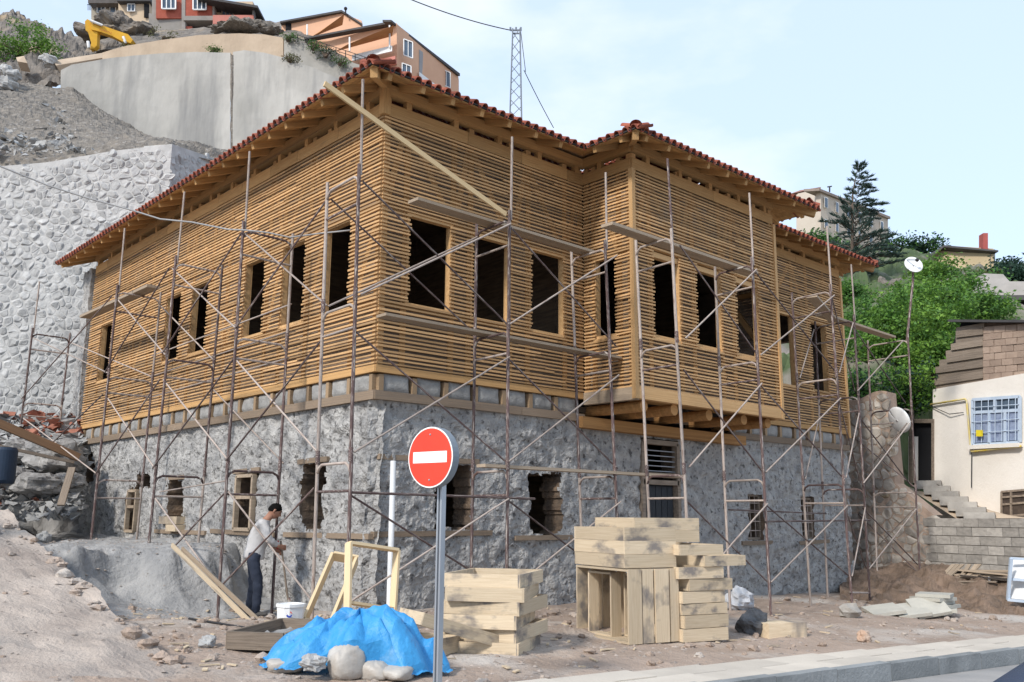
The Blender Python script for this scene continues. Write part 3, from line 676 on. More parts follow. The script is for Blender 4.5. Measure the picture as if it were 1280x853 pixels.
for z in (SZ+.19, SZ-.19): b.ball(V(sp.x, sp.y, z)+fd*.037, .009, 8, 5)
b.build('rivets', m_metal, sg)

# ------------------------------------------------------------------ crates (open formwork frames)
m_fresh = m_crate
def crate(loc, rz, a, b_, h, label, boards=1, tilt=None, group=None, t=.026, mat=m_crate, slat=None):
    big = group in ('frames standing on edge', 'frames lying flat at the right') or 'large pile' in label or 'open end' in label or 'three-board' in label
    "open rectangular frame of boards, base at loc"
    if big: a *= 1.08; b_ *= 1.08; h *= 1.08
    th = thing('crate_frame', loc, label, 'crate', group)
    R = Matrix.Rotation(rz, 4, 'Z')
    if tilt: R = R @ tilt
    T = Matrix.Translation(loc) @ R
    for k in range(boards):
        hh = h/boards; z = hh*(k+.5); j = random.uniform(-.008,.008)
        for p, q in (((-a/2,-b_/2+t/2,z),(a/2,-b_/2+t/2,z)), ((-a/2,b_/2-t/2,z),(a/2,b_/2-t/2,z)), ((-a/2+t/2,-b_/2+t,z),(-a/2+t/2,b_/2-t,z)), ((a/2-t/2,-b_/2+t,z),(a/2-t/2,b_/2-t,z))):
            P_ = T @ Vector(p); Q_ = T @ Vector(q); up = (T.to_3x3() @ Vector((0,0,1)))
            beam('board', P_, Q_, t, hh-.004, mat, th, up)
    for s_ in (slat or ()):
        P_ = T @ Vector((s_, -b_/2+t, h/2)); Q_ = T @ Vector((s_, b_/2-t, h/2)); beam('board', P_, Q_, t, h*.9, mat, th, T.to_3x3() @ Vector((0,0,1)))
    return th
# stack on the left
q0 = ong(628, 817); cx, cy = q0.x+.24, q0.y+.44; z = gz(cx, cy)-.02
names = ['bottom', 'second from bottom', 'third from bottom', 'fourth from bottom', 'fifth from bottom', 'sixth from bottom', 'top']
for k in range(6):
    off = (0, .12, -.04, .10, -.02, .05)[k]
    crate((cx+off*.6+random.uniform(-.02,.02), cy+random.uniform(-.03,.03), z+.012), rad((34,28,36,30,38,33)[k]), 1.04, .80, .136, 'open pine frame, %s in the stack left of the large pile' % (names[k] if k < 5 else 'top'), group='frames in the left stack'); z += .140
# lying pieces between tarp and stack
zg = gz(cx-.9, cy+.05)
crate((cx-.93,cy+.02,zg+.0), rad(20), .62, .5, .17, 'short pine box on the ground behind the blue tarp')
crate((cx-.66,cy-.06,zg+.18), rad(-12), 1.0, .62, .13, 'pine frame leaning slantwise against the neat stack', tilt=Matrix.Rotation(rad(17), 4, 'Y'))
# large pile: frames on edge facing left, flat frames to the right, more on top
ex = rad(-14); EX = Vector((math.cos(ex), math.sin(ex), 0)); EY = Vector((-math.sin(ex), math.cos(ex), 0))
q0 = ong(790, 808); o0 = V(q0.x-.02, q0.y+.02, 0); zg = gz(q0.x+.5, q0.y+.3)-.02
def loc(u, v, z): p = o0+EX*u*1.1+EY*v*1.08; return V(p.x, p.y, zg+z*1.08)
Tst = Matrix.Rotation(rad(90), 4, 'Y')     # stand on edge: local x -> -z, z -> x
for k, (u, w) in enumerate(((.0,.19), (.20,.16), (.375,.20), (.59,.13))):
    crate(loc(u, .56, .42), ex, .82, 1.10-.02*(k % 2), w, ['pine frame on edge, open side facing left, leftmost of the standing row', 'second frame from the left in the standing row of the large pile', 'third frame from the left in the standing row of the large pile', 'rightmost frame of the standing row, beside the flat-lying frames'][k], tilt=Tst, group='frames standing on edge')
crate(loc(.08, .72, .40), ex+.06, .74, .46, .15, 'smaller weathered frame standing inside the open end of the large pile', tilt=Tst, mat=m_crate)
crate(loc(.25, .30, .40), ex-.04, .72, .34, .16, 'narrow frame standing inside the open end, toward the street', tilt=Tst)
z = .0
lab = ['lowest', 'second from the ground', 'third from the ground', 'fourth from the ground', 'fifth from the ground', 'sixth from the ground', 'seventh from the ground', 'eighth from the ground']
for k in range(8):
    h = (.15,.15,.13,.14,.14,.14,.13,.13)[k]; off = (0,.01,.02,-.02,.10,-.03,.28,-.04)[k]
    crate(loc(1.05+off, .42+random.uniform(-.03,.03), z), ex+random.uniform(-.05,.05), .66, .95, h-.004, ('wide pine frame jutting out to the right near the top of the flat stack' if k == 6 else 'flat-lying frame, %s, in the right-hand stack of the large pile' % lab[k]), group='frames lying flat at the right'); z += h
crate(loc(.36, .60, .842), ex, .74, 1.08, .46, 'tall three-board crate on top of the standing frames', boards=3)
crate(loc(1.0, 1.02, 1.115), ex-.08, .95, 1.0, .30, 'two-board crate crowning the large pile at the back', boards=2)
# sawn block and stone at the scaffold foot, half buried trough, stones
b = MB(); p = ong(975, 795); b.box((-.32,-.18,0), (.32,.18,.2)); o = b.build('timber_block', m_crate); o.location = (p.x, p.y, gzp(p)-.01); o.rotation_euler.z = rad(-20); tag(o, 'sawn pale wooden block on the ground by the scaffold leg', 'block')
def rock(name, px, py, r, label, mat, seed, cat='stone', dz=0, p=None):
    p = p or ong(px, py)
    b = MB(); b.ball((0,0,0), r, 26, 16, .42, seed); o = b.build(name, mat); o.location = (p.x, p.y, gzp(p)+r[2]*.55+dz); o.rotation_euler.z = seed
    return tag(o, label, cat)
rock('rock', 942, 792, (.24,.2,.19), 'dark grey rough stone beside the sawn wooden block', M('dark_stone', (.17,.175,.18), (.09,.09,.095), 4, bump=1), 3)
rock('rock', 1080, 802, (.10,.09,.09), 'small reddish broken lump on the dirt near the pavement', M('reddish_lump', (.45,.30,.21), (.36,.30,.25), 6, bump=.5), 4)
rock('rock', 259, 809, (.09,.08,.07), 'small pale stone on the dust left of the timber trough', m_stone, 5)
rock('rock', 88, 687, (.13,.1,.1), 'pale stone at the edge of the concrete ramp', m_stone, 6, p=V(-2.6,6.3,0), dz=.05)
tr = thing('timber_trough', ong(352, 803), 'shallow weathered timber trough on the ground left of the tarp', 'trough')
tb = base(tr); ax = Vector((.80,.6,0)).normalized(); ay = Vector((-ax.y, ax.x, 0))
for s_, e_ in (((-.62,-.3),(.62,-.3)), ((-.62,.3),(.62,.3)), ((-.62,-.3),(-.62,.3)), ((.62,-.3),(.62,.3))):
    P_ = V(tb.x, tb.y, gzp(tb)+.09)+ax*s_[0]+ay*s_[1]; Q_ = V(tb.x, tb.y, gzp(tb)+.09)+ax*e_[0]+ay*e_[1]; beam('board', P_, Q_, .04, .17, m_old, tr)
b = MB(); c = V(tb.x, tb.y, gzp(tb)); b.grid(lambda u, v: c+ax*(u-.5)*1.2+ay*(v-.5)*.56+V(0,0,.06+.06*fbm(V(u*4, v*4, 2), 3)), 14, 8); b.build('dry_mortar', m_sand, tr, smooth=True)
pole_o = pole('iron_rod', (-2.55,.1,gz(-2.55,.1)+.02), (-2.35,-1.15,gz(-2.35,-1.15)+.02), .014, m_felt); tag(pole_o, 'black iron rod lying on the grey dust', 'rod')
# white paint bucket with an emblem
bp = ong(362, 789); bk = thing('paint_bucket', (bp.x, bp.y, gzp(bp)), 'square white bucket with a small round red and blue emblem', 'bucket')
b = MB(); bz = gzp(bp); vs = []
for z, r in ((0,.12), (.04,.125), (.27,.14), (.275,.15), (.31,.15), (.31,.13), (.29,.125)):
    for i in range(16):
        a = 2*math.pi*i/16+.2; cx_, sy_ = math.cos(a), math.sin(a); k = (abs(cx_)**4+abs(sy_)**4)**-.25
        vs.append(V(bp.x+r*cx_*k, bp.y+r*sy_*k, bz+z))
b.add(vs, [(j*16+i, j*16+(i+1) % 16, (j+1)*16+(i+1) % 16, (j+1)*16+i) for j in range(6) for i in range(16)]+[tuple(range(96, 112))]); b.build('body', m_wpaint, bk)
fw = Vector((-_F.x, -_F.y, 0)).normalized(); fr = Vector((_R.x, _R.y, 0)).normalized(); c = V(bp.x, bp.y, bz)+fw*.150
for r0, a0, a1, cm, nm in ((.036, .3, 3.0, (.62,.05,.04), 'emblem_red'), (.036, 3.4, 6.1, (.03,.06,.35), 'emblem_blue')):
    b = MB(); n_ = 10; pts = [c+fr*(r0*math.cos(a0+(a1-a0)*i/n_)+.02)+V(0,0,.20+r0*math.sin(a0+(a1-a0)*i/n_)) for i in range(n_+1)]+[c+fr*(.6*r0*math.cos(a1+(a0-a1)*i/n_)+.024)+V(0,0,.205+.55*r0*math.sin(a1+(a0-a1)*i/n_)) for i in range(n_+1)]
    b.prism(pts, fw*.003); b.build(nm, M(nm, cm, rough=.5), bk)
b = MB()
for i in range(5): b.prism([c+fr*(-.05+.024*i)+V(0,0,.10), c+fr*(-.035+.024*i)+V(0,0,.10), c+fr*(-.035+.024*i)+V(0,0,.13), c+fr*(-.05+.024*i)+V(0,0,.13)], fw*.003)
b.build('lettering', M('pale_blue_print', (.45,.55,.72)), bk)
# window casings leaning at the corner
def casing(corners, label, mids=(), dep=.12):
    "four corners (world) of a leaning wooden casing"
    A, B, C_, D_ = [Vector(c) for c in corners]; th = thing('window_casing', (A+B)/2, label, 'casing')
    up = (B-A).cross(D_-A).normalized()
    for p, q in ((A, B), (B, C_), (C_, D_), (D_, A)): beam('board', p, q, .035, dep, m_fresh2, th, up)
    for t in mids: beam('board', A+(D_-A)*t, B+(C_-B)*t, .03, dep*.8, m_fresh2, th, up)
m_fresh2 = M('planed_pine', (.70,.56,.36), (.60,.45,.26), 2, G_, .8, rand=.08)
c1 = on(432, 812, 1, -2.0)
casing((on(434, 775, 1, -2.0), on(490, 783, 1, -1.9), on(496, 688, 1, -1.75), on(436, 679, 1, -1.8)), 'pale wooden window casing standing upright behind the blue tarp', (.22,), .10)
casing((on(380, 778, 1, -1.25), on(412, 785, 1, -1.5), on(446, 700, 1, -.9), on(416, 695, 1, -.8)), 'pale wooden casing leaning against the scaffold leg, left of the upright one', (), .14)

# ------------------------------------------------------------------ sacks under the blue tarp
tc0 = ong(437, 850); tx = Vector((_R.x, _R.y, 0)).normalized(); ty = Vector((_F.x, _F.y, 0)).normalized()
tcx = V(tc0.x, tc0.y, gz(tc0.x, tc0.y))+ty*.42
m_sack = M('white_sack', (.46,.43,.385), (.35,.32,.285), 3, rough=.5, bump=.3, bscale=20, spec=.5, c3=(.36,.31,.26), s3=5, t3=(.58,.75))
def sack(c, r, seed, rz, label):
    "slumped plastic sack: flattened base, gathered neck, fine wrinkles"
    b = MB(); n, m = 40, 26
    for j in range(m+1):
        for i in range(n):
            a = 2*math.pi*i/n; t = math.pi*j/m; d = V(math.sin(t)*math.cos(a), math.sin(t)*math.sin(a), math.cos(t))
            sq = lambda v: math.copysign(abs(v)**.72, v); p = V(sq(d.x)*r[0], sq(d.y)*r[1], sq(d.z)*r[2])
            q = d*1.3+V(seed*5.1, seed*2.7, seed); w = .16*noise.noise(q)-.07*abs(math.sin(a*4.5+4*noise.noise(q*1.3)))*(.25+.75*abs(d.z))-.035*abs(math.sin(a*11+5*noise.noise(q*2)))
            p *= 1+w
            if p.z < -r[2]*.8: p.z = -r[2]*.8+(p.z+r[2]*.8)*.2
            b.v.append(tuple(p))
    for j in range(m):
        for i in range(n): b.f.append((j*n+i, (j+1)*n+i, (j+1)*n+(i+1) % n, j*n+(i+1) % n)); b.m.append(0)
    o = b.build('sack', m_sack, smooth=True); o.location = (c.x, c.y, gzp(c)+r[2]*.78); o.rotation_euler = (0, 0, rz); return tag(o, label, 'sack', 'sacks under the tarp')
for k, (u, v, r, lb) in enumerate(((-.04,-.36,(.17,.14,.165), 'bulging white sack showing under the middle of the tarp'), (.17,-.30,(.19,.13,.09), 'beige sack under the tarp, right of the bulging one'), (.42,-.30,(.20,.13,.07), 'flat pale sack at the right under the tarp edge'),
                                   (-.60,-.28,(.17,.12,.07), 'small sack poking out at the left end of the tarp'))):
    sack(tcx+tx*u+ty*v, r, k+2, k*1.9, lb)
rock('rock', 0, 0, (.11,.09,.07), 'angular pale stone weighing the tarp down at the front', m_stone, 9, p=tcx+tx*-.30+ty*-.52, dz=.10)
def tarp(u, v):
    th = 2*math.pi*u; cs, sn = math.cos(th), math.sin(th)
    # outline radii: wide left to right
    rx = (.90 if cs < 0 else .76); ry = .62 if sn > 0 else .56
    rx *= 1+.10*math.sin(5*th+1)+.05*math.sin(11*th); ry *= 1+.08*math.sin(7*th)
    front = sm(4.0, 4.45, th)*(1-sm(5.15, 5.5, th))        # hem drawn up over the sacks
    rmax = 1-.30*front
    r = v*rmax
    x = cs*rx*r; y = sn*ry*r
    prof_ = (1-min(1, r)**2.3)
    ridge = .47-.20*sm(.1, 1.0, -x)+.02*math.sin(x*5)
    h = ridge*prof_*(1-.12*sm(.25, .95, x))
    q = Vector((x*2.0, y*2.0, 3.3)); fold = abs(noise.noise(Vector((th*1.6+x, r*.6, 1.7))))*.16+abs(noise.noise(Vector((x*3.1+y*1.2, y*2.4-x*.6, 5))))*.12
    fold += .06*abs(math.sin(x*6.0+y*4+1.5*noise.noise(q)))*sm(.2, .9, r)+.05*(1-abs(noise.noise(Vector((x*4.5-y*2, y*5+x, 8))))*2.2)
    h += (fold-.08)*min(1, (1-v)*3+.45)+.04*front*(1-v)
    vd = noise.voronoi(Vector((x*3.0+.4*noise.noise(q), y*3.4, h*1.5+2)), distance_metric='DISTANCE', exponent=2.5)[0]
    h += (.055*(vd[0]-.35)+.03*min(.3, vd[1]-vd[0]))*min(1, (1-v)*3+.25)+.012*noise.noise(Vector((x*11, y*11, 2)))
    hem = .03+.035*abs(math.sin(th*13+2*math.sin(th*3)))+.02*random.random()
    if v > .97: h = max(.012, h*.3)+hem*.5
    h = max(h, hem*.7)
    rr_ = 1+.05*noise.noise(Vector((math.cos(th)*4, math.sin(th)*4, v*3)))
    c = tcx+tx*(x*rr_)+ty*(y*rr_)
    return V(c.x, c.y, gz(c.x, c.y)+h)
b = MB(); b.grid(tarp, 240, 80); m_tarp = M('blue_tarp', (.05,.33,.66), (.03,.26,.58), 3, rough=.45, bump=.6, bscale=14, spec=.5, trans=.12, c3=(.20,.40,.60), s3=4, t3=(.58,.78))
o = b.build('tarpaulin', m_tarp, smooth=False); tag(o, 'crumpled bright blue tarpaulin draped over sacks by the sign post', 'tarpaulin')

# ------------------------------------------------------------------ paving slabs pile, far stones
sp0 = ong(1150, 770); slab = MB().box((-.3,-.3,-.03), (.3,.3,.03)).mesh('paving_flag', M('flagstone', (.46,.44,.38), (.36,.35,.31), 3, rand=.1, bump=.3))
sl_l = ['lowest flagstone in the pale pile', 'second flagstone up in the pale pile', 'third flagstone up in the pale pile', 'fourth flagstone up in the pale pile', 'fifth flagstone up in the pale pile', 'topmost flagstone of the pale pile']
hx = Vector((_R.x,_R.y,0)).normalized(); hy = Vector((_F.x,_F.y,0)).normalized(); zz = gzp(sp0)
for k in range(6):
    c = sp0+hx*(.42+random.uniform(-.06,.06))+hy*(.25+random.uniform(-.06,.06)); o = inst('paving_flag', slab, Matrix.Translation((c.x, c.y, zz+.035+.064*k)) @ Matrix.Rotation(random.uniform(-.4,.4), 4, 'Z'))
    tag(o, sl_l[k], 'flagstone', 'pile of flagstones')
for k, (u, t, lb) in enumerate(((-.72,8,'flagstone leaning flat at the left end of the pale pile'), (-.25,14,'flagstone tilted against the middle of the pale pile'), (.12,26,'flagstone standing steeply against the pale pile'))):
    c = sp0+hx*u-hy*.12; o = inst('paving_flag', slab, Matrix.Translation((c.x, c.y, gzp(c)+.06+.06*k)) @ Matrix.Rotation(YAW-1.57, 4, 'Z') @ Matrix.Rotation(rad(t), 4, 'X') @ Matrix.Rotation(rad(-8 if k < 2 else -12), 4, 'Y')); tag(o, lb, 'flagstone', 'pile of flagstones')
p = ong(1062, 772); b = MB(); b.ball((0,0,0), (.22,.18,.13), 10, 6, .4, 21); o = b.build('rock', m_blockw); o.location = (p.x, p.y, gzp(p)+.1); tag(o, 'concrete lump under the scaffold foot by the flagstones', 'stone')
# white rolled bundle by the wall
p = ong(926, 762); b = MB(); b.ball((0,0,0), (.33,.2,.2), 18, 12, .5, 31); o = b.build('sheet_bundle', M('crumpled_sheet', (.55,.56,.58), (.36,.37,.39), 6, bump=1, bscale=10)); o.location = (p.x, p.y, gzp(p)+.15); tag(o, 'crumpled white plastic bundle at the foot of the shaded wall', 'bundle')
# loose pebbles and grit
peb = MB(); rnd = random.Random(4)
for i in range(12000):
    u = rnd.random()
    if u < .45: x, y = rnd.uniform(-3.6,14), rnd.uniform(-5.4,-.2)
    elif u < .7: x, y = rnd.uniform(-3.8,1.5), rnd.uniform(-5.2,2.6)
    else: x, y = rnd.uniform(-3.6,-.2), rnd.uniform(1,9)
    if u > .86: x, y = rnd.uniform(-9,-4), rnd.uniform(-4,3)
    if y < swy(x)+.05 or (x > -.1 and y > -.1): continue
    r = .006+.03*rnd.random()**5; z = gz(x, y) if x > -3.95 else rampz(x, y) if x > -3.95 else max(gz(x, y), rampz(x, y)); vs = []
    for a in range(5): an = a*1.257+rnd.random()*.8; vs.append((x+r*1.3*math.cos(an), y+r*1.3*math.sin(an), z-.002))
    vs += [(x+rnd.uniform(-.4,.4)*r, y+rnd.uniform(-.4,.4)*r, z+r*rnd.uniform(.3,.7))]
    peb.add(vs, [(a, (a+1) % 5, 5) for a in range(5)])
m_peb = M('pebbles', (.36,.30,.255), (.22,.19,.165), 3, island=.35)
tag(peb.build('pebbles', m_peb), 'loose grit and pebbles scattered over the building site', 'pebbles', kind='stuff')

# debris: wood chips, clods and broken bits on the dirt
chips = MB(); clods = MB(); rnd = random.Random(21)
for i in range(520):
    if rnd.random() < .55: x, y = rnd.uniform(-3.4,3.2), rnd.uniform(-5.0,-.4)
    else: x, y = rnd.uniform(2,13.5), rnd.uniform(-5.2,-.3)
    k_ = rnd.random()
    if k_ < .15: x, y = rnd.uniform(-3.2,-.3), rnd.uniform(-.5,2.4)
    elif k_ < .25: x, y = rnd.uniform(-6.5,-3.9), rnd.uniform(-3.4,3)
    elif k_ < .42: x, y = -3.85+rnd.uniform(-.25,.35), rnd.uniform(-3.2,4)
    if y < swy(x)+.1: continue
    z = gz(x, y) if x > -3.93 else rampz(x, y); an = rnd.uniform(0,3.14)
    if rnd.random() < .3 and x > -3.8:
        l = rnd.uniform(.04,.22); chips.bar((x-l/2*math.cos(an), y-l/2*math.sin(an), z+.012), (x+l/2*math.cos(an), y+l/2*math.sin(an), z+.02), rnd.uniform(.015,.05), .012)
    else:
        r = .02+.06*rnd.random()**2.5; clods.ball((x, y, z+r*.3), (r*1.2, r, r*.7), 8, 5, .6, i)
tag(chips.build('wood_chips', m_crate), 'wood offcuts and chips littering the dirt around the crates', 'offcuts', kind='stuff')
tag(clods.build('clods', m_dirt), 'clods of earth and lumps of mortar on the site ground', 'clods', kind='stuff')
# ------------------------------------------------------------------ the man
m_skin = M('skin', (.36,.19,.125), (.30,.15,.10), 6, rough=.6); m_shirt = M('grey_shirt', (.50,.485,.475), (.42,.41,.40), 5, rough=.9, bump=.6, bscale=9)
m_jean = M('dark_jeans', (.032,.04,.062), (.018,.024,.04), 6, rough=.9, bump=.6, bscale=9); m_hair = M('black_hair', (.008,.007,.006), (.004,.004,.004), 20, rough=.9, bump=.6, bscale=60, spec=.1)
m_shoe = M('dusty_shoe', (.15,.14,.13), (.08,.075,.07), 6); m_redc = M('red_cloth', (.45,.03,.04), rough=.9)
mp_ = ong(312, 772); man = thing('person', (mp_.x, mp_.y, gzp(mp_)), 'man in light grey shirt and dark jeans bending over a shovel by the wall', 'person')
fwd = Vector((.86,-.42,0)).normalized(); lft = Vector((-fwd.y, fwd.x, 0)); mb0 = V(mp_.x, mp_.y, gzp(mp_)+.02)
def W(x, y, z): return mb0+(fwd*x+lft*y+V(0,0,z))*.99
def skin(name, verts, edges, radii, mat, parent, sub=2, root=0):
    me = bpy.data.meshes.new(name); me.from_pydata([tuple(W(*v)) for v in verts], edges, [])
    o = bpy.data.objects.new(name, me); COL.objects.link(o)
    md = o.modifiers.new('skin', 'SKIN'); md.use_smooth_shade = True
    for i, r in enumerate(radii): s_ = me.skin_vertices[0].data[i]; s_.radius = r if isinstance(r, tuple) else (r, r); s_.use_root = (i == root)
    ms = o.modifiers.new('sub', 'SUBSURF'); ms.levels = sub; ms.render_levels = sub
    dg = bpy.context.evaluated_depsgraph_get(); me2 = bpy.data.meshes.new_from_object(o.evaluated_get(dg)); me2.name = name
    me2.materials.clear(); me2.materials.append(mat); me2.polygons.foreach_set('use_smooth', [True]*len(me2.polygons))
    for v_ in me2.vertices: v_.co += v_.normal*(.016*noise.noise(v_.co*9+Vector((0,0,v_.co.z*8)))+.010*noise.noise(v_.co*22))
    bpy.data.objects.remove(o); o = bpy.data.objects.new(name, me2); COL.objects.link(o); setp(o, parent); return o
# trousers, one leg a little ahead
jv = [(0,0,.90),(0,.10,.84),(.03,.115,.47),(-.02,.12,.025),(0,-.10,.84),(.10,-.11,.47),(.08,-.115,.025),(.02,0,1.0)]
skin('trousers', jv, [(0,1),(1,2),(2,3),(0,4),(4,5),(5,6),(0,7)], [(.12,.14),(.098,.10),(.078,.078),(.068,.072),(.098,.10),(.078,.078),(.068,.072),(.115,.135)], m_jean, man)
# shirt: torso leaning forward, sleeves reaching to the handle
sv = [(.0,0,.84),(.02,0,1.02),(.07,0,1.20),(.13,0,1.36),(.17,0,1.43),(.12,.17,1.38),(.16,.235,1.15),(.32,.17,1.01),(.12,-.17,1.38),(.20,-.24,1.16),(.38,-.13,1.04)]
skin('shirt', sv, [(0,1),(1,2),(2,3),(3,4),(3,5),(5,6),(6,7),(3,8),(8,9),(9,10)], [(.15,.175),(.135,.165),(.135,.165),(.125,.15),(.065,.07),(.078,.08),(.062,.062),(.045,.045),(.078,.08),(.062,.062),(.045,.045)], m_shirt, man, root=1)
# body: head, neck and hands in one skin mesh
def head():
    b = MB(); n, m = 28, 22; c = V(.285,0,1.575)
    tl_ = rad(32)
    for j in range(m+1):
        for i in range(n):
            a = 2*math.pi*i/n; t = math.pi*j/m; d = V(math.sin(t)*math.cos(a), math.sin(t)*math.sin(a), math.cos(t))
            x, y, z = d.x*.098, d.y*.077, d.z*.118
            if z < -.02: k = 1-.30*sm(-.02, -.118, z); y *= k; x = x*k+(.020 if x > 0 else .03)*sm(-.02, -.11, z)
            f = max(0, d.x)
            nose = math.exp(-((y/.016)**2))*math.exp(-(((z+.012)/.028)**2))*f; x += .026*nose
            for sy in (-1, 1): x -= .011*math.exp(-(((y-sy*.030)/.017)**2)-(((z-.022)/.014)**2))*f
            x += .008*math.exp(-((z-.046)/.014)**2)*f*math.exp(-(y/.05)**2)
            x += .007*math.exp(-((z+.062)/.012)**2)*f*math.exp(-(y/.026)**2)-.006*math.exp(-((z+.050)/.005)**2)*f*math.exp(-(y/.026)**2)
            x += .010*math.exp(-((z+.098)/.016)**2)*f*math.exp(-(y/.03)**2)
            X = x*math.cos(tl_)+z*math.sin(tl_); Z = -x*math.sin(tl_)+z*math.cos(tl_)
            b.v.append(tuple(W(c.x+X, c.y+y, c.z+Z)))
    for j in range(m):
        for i in range(n): b.f.append((j*n+i, (j+1)*n+i, (j+1)*n+(i+1) % n, j*n+(i+1) % n)); b.m.append(0)
    return b, c, tl_
hb, hc, tl_ = head()
def HL(x, y, z): return W(hc.x+x*math.cos(tl_)+z*math.sin(tl_), hc.y+y, hc.z-x*math.sin(tl_)+z*math.cos(tl_))
hb.tube([W(.13,0,1.40), W(.19,0,1.47), W(.245,0,1.54)], [.062,.056,.06], 12)
for sy, el, wr in ((1,(.16,.235,1.15),(.30,.18,1.02)), (-1,(.20,-.24,1.16),(.37,-.14,1.045))): hb.tube([W(.14,0,1.42), W(.12,sy*.15,1.38), W(*el), W(*wr)], [.05,.045,.038,.03], 8)
for sy in (-1, 1): hb.tube([HL(-.005, sy*.076, -.03), HL(-.012, sy*.086, -.01), HL(-.012, sy*.09, .018), HL(.0, sy*.08, .028)], [.010,.014,.016,.010], 8)
for wr, hd, sy in ((W(.30,.18,1.02), W(.40,.12,.95), 1), (W(.37,-.14,1.045), W(.46,-.05,1.02), -1)):
    hb.tube([wr-(hd-wr)*.4, wr, wr+(hd-wr)*.5, hd], [.034,.030,.038,.034], 10)
    ax = (hd-wr).normalized(); side = V(0,0,1).cross(ax).normalized(); dn = V(0,0,-1)
    for k in range(4):
        s0 = hd+V(0,0,.032-.021*k)+ax*.0; ln_ = (.034,.038,.036,.028)[k]
        hb.tube([s0, s0+ax*ln_*.8, s0+ax*ln_*1.1+side*(-.022*sy), s0+ax*ln_*.6+side*(-.040*sy)], [.0105,.010,.009,.008], 7)
    hb.tube([wr+(hd-wr)*.4+side*(-.02*sy)+V(0,0,.02), hd+side*(-.035*sy)+V(0,0,.035), hd+ax*.03+side*(-.042*sy)+V(0,0,.032)], [.013,.011,.009], 7)
hb.build('body', m_skin, man, smooth=True)
b = MB(); n, m = 26, 16      # hair: cap with uneven fringe
for j in range(m+1):
    for i in range(n):
        a = 2*math.pi*i/n; fr_ = .5+.5*math.cos(a); lim = math.pi*(.63-.30*fr_**1.5); t = lim*j/m
        d = V(math.sin(t)*math.cos(a), math.sin(t)*math.sin(a), math.cos(t)); k = 1.07+.10*noise.noise(d*5)+.05*noise.noise(d*14)-(.08 if j == m else 0)
        b.v.append(tuple(HL(d.x*.100*k-.004, d.y*.080*k, d.z*.120*k+.002)))
for j in range(m):
    for i in range(n): b.f.append((j*n+i, (j+1)*n+i, (j+1)*n+(i+1) % n, j*n+(i+1) % n)); b.m.append(0)
b.build('hair', m_hair, man, smooth=True)
b = MB()
for sy in (-1, 1): b.ball(HL(.083, sy*.031, .021), .008, 8, 6)
b.build('eyes', m_hair, man, smooth=True)
b = MB()
for sy in (-1, 1): b.tube([HL(.086, sy*.014, .044), HL(.09, sy*.03, .049), HL(.078, sy*.048, .043)], .0055, 6)
b.tube([HL(.093,-.02,-.062), HL(.100,0,-.060), HL(.093,.02,-.062)], .004, 6); b.build('brows', m_hair, man, smooth=True)
for x, y in ((-.02,.12), (.08,-.115)):
    b = MB(); vs = []
    for sx_, w_, h_ in ((-.09,.030,.055), (-.05,.040,.085), (.02,.042,.085), (.08,.046,.062), (.14,.044,.045), (.18,.025,.03)):
        for i in range(10): a = 2*math.pi*i/10; vs.append(W(x+sx_, y+w_*math.cos(a), max(-.005, .035+h_*.62*math.sin(a))))
    b.add(vs, [(j*10+i, j*10+(i+1) % 10, (j+1)*10+(i+1) % 10, (j+1)*10+i) for j in range(5) for i in range(10)]+[tuple(range(9,-1,-1)), tuple(range(50,60))]); b.build('shoe', m_shoe, man, smooth=True)
b = MB(); b.ball(W(.36,.08,1.06), (.03,.03,.06), 8, 6, .3, 4); b.build('red_glove_cuff', m_redc, man, smooth=True)
sh = thing('shovel', W(.55,.02,.03), 'wooden-handled shovel held upright by the man', 'shovel')
pole('handle', W(.40,.06,1.12), W(.56,.02,.22), .016, m_old, sh)
b = MB(); b.grid(lambda u, v: W(.555+.03*v+.03*(2*u-1)**2, .02+(u-.5)*.21*(1-.5*max(0, v-.6)), .26-.27*v), 8, 8); o = b.build('blade', m_rust, sh, smooth=True)
sol = o.modifiers.new('thick', 'SOLIDIFY'); sol.thickness = .006
# ------------------------------------------------------------------ hillside on the left
def rows_surface(name, rows, mat, nu, nv, amp, freq, kind='structure', label=None, cat=None, smooth=False, edge=0):
    rows = [[at(*p) if len(p) == 3 and p[2] > 0 else V(*p[:3]) for p in r] for r in rows]
    def samp(r, u):
        s_ = u*(len(r)-1); i = min(len(r)-2, int(s_)); return r[i].lerp(r[i+1], s_-i)
    def fn(u, v):
        s_ = v*(len(rows)-1); j = min(len(rows)-2, int(s_)); p = samp(rows[j], u).lerp(samp(rows[j+1], u), s_-j)
        e = min(1, 6*u, 6*(1-u), 1)
        e = sm(0, edge, v) if edge else 1
        return p+(V(0,0,amp*fbm(p*freq, 6))+V(-.6,-.7,0)*amp*.6*fbm(p*freq+V(7,7,7), 5)+V(0,0,amp*.35*fbm(p*freq*5, 4)))*e
    b = MB(); b.grid(fn, nu, nv); o = b.build(name, mat, smooth=smooth); return tag(o, label, cat, kind=kind)
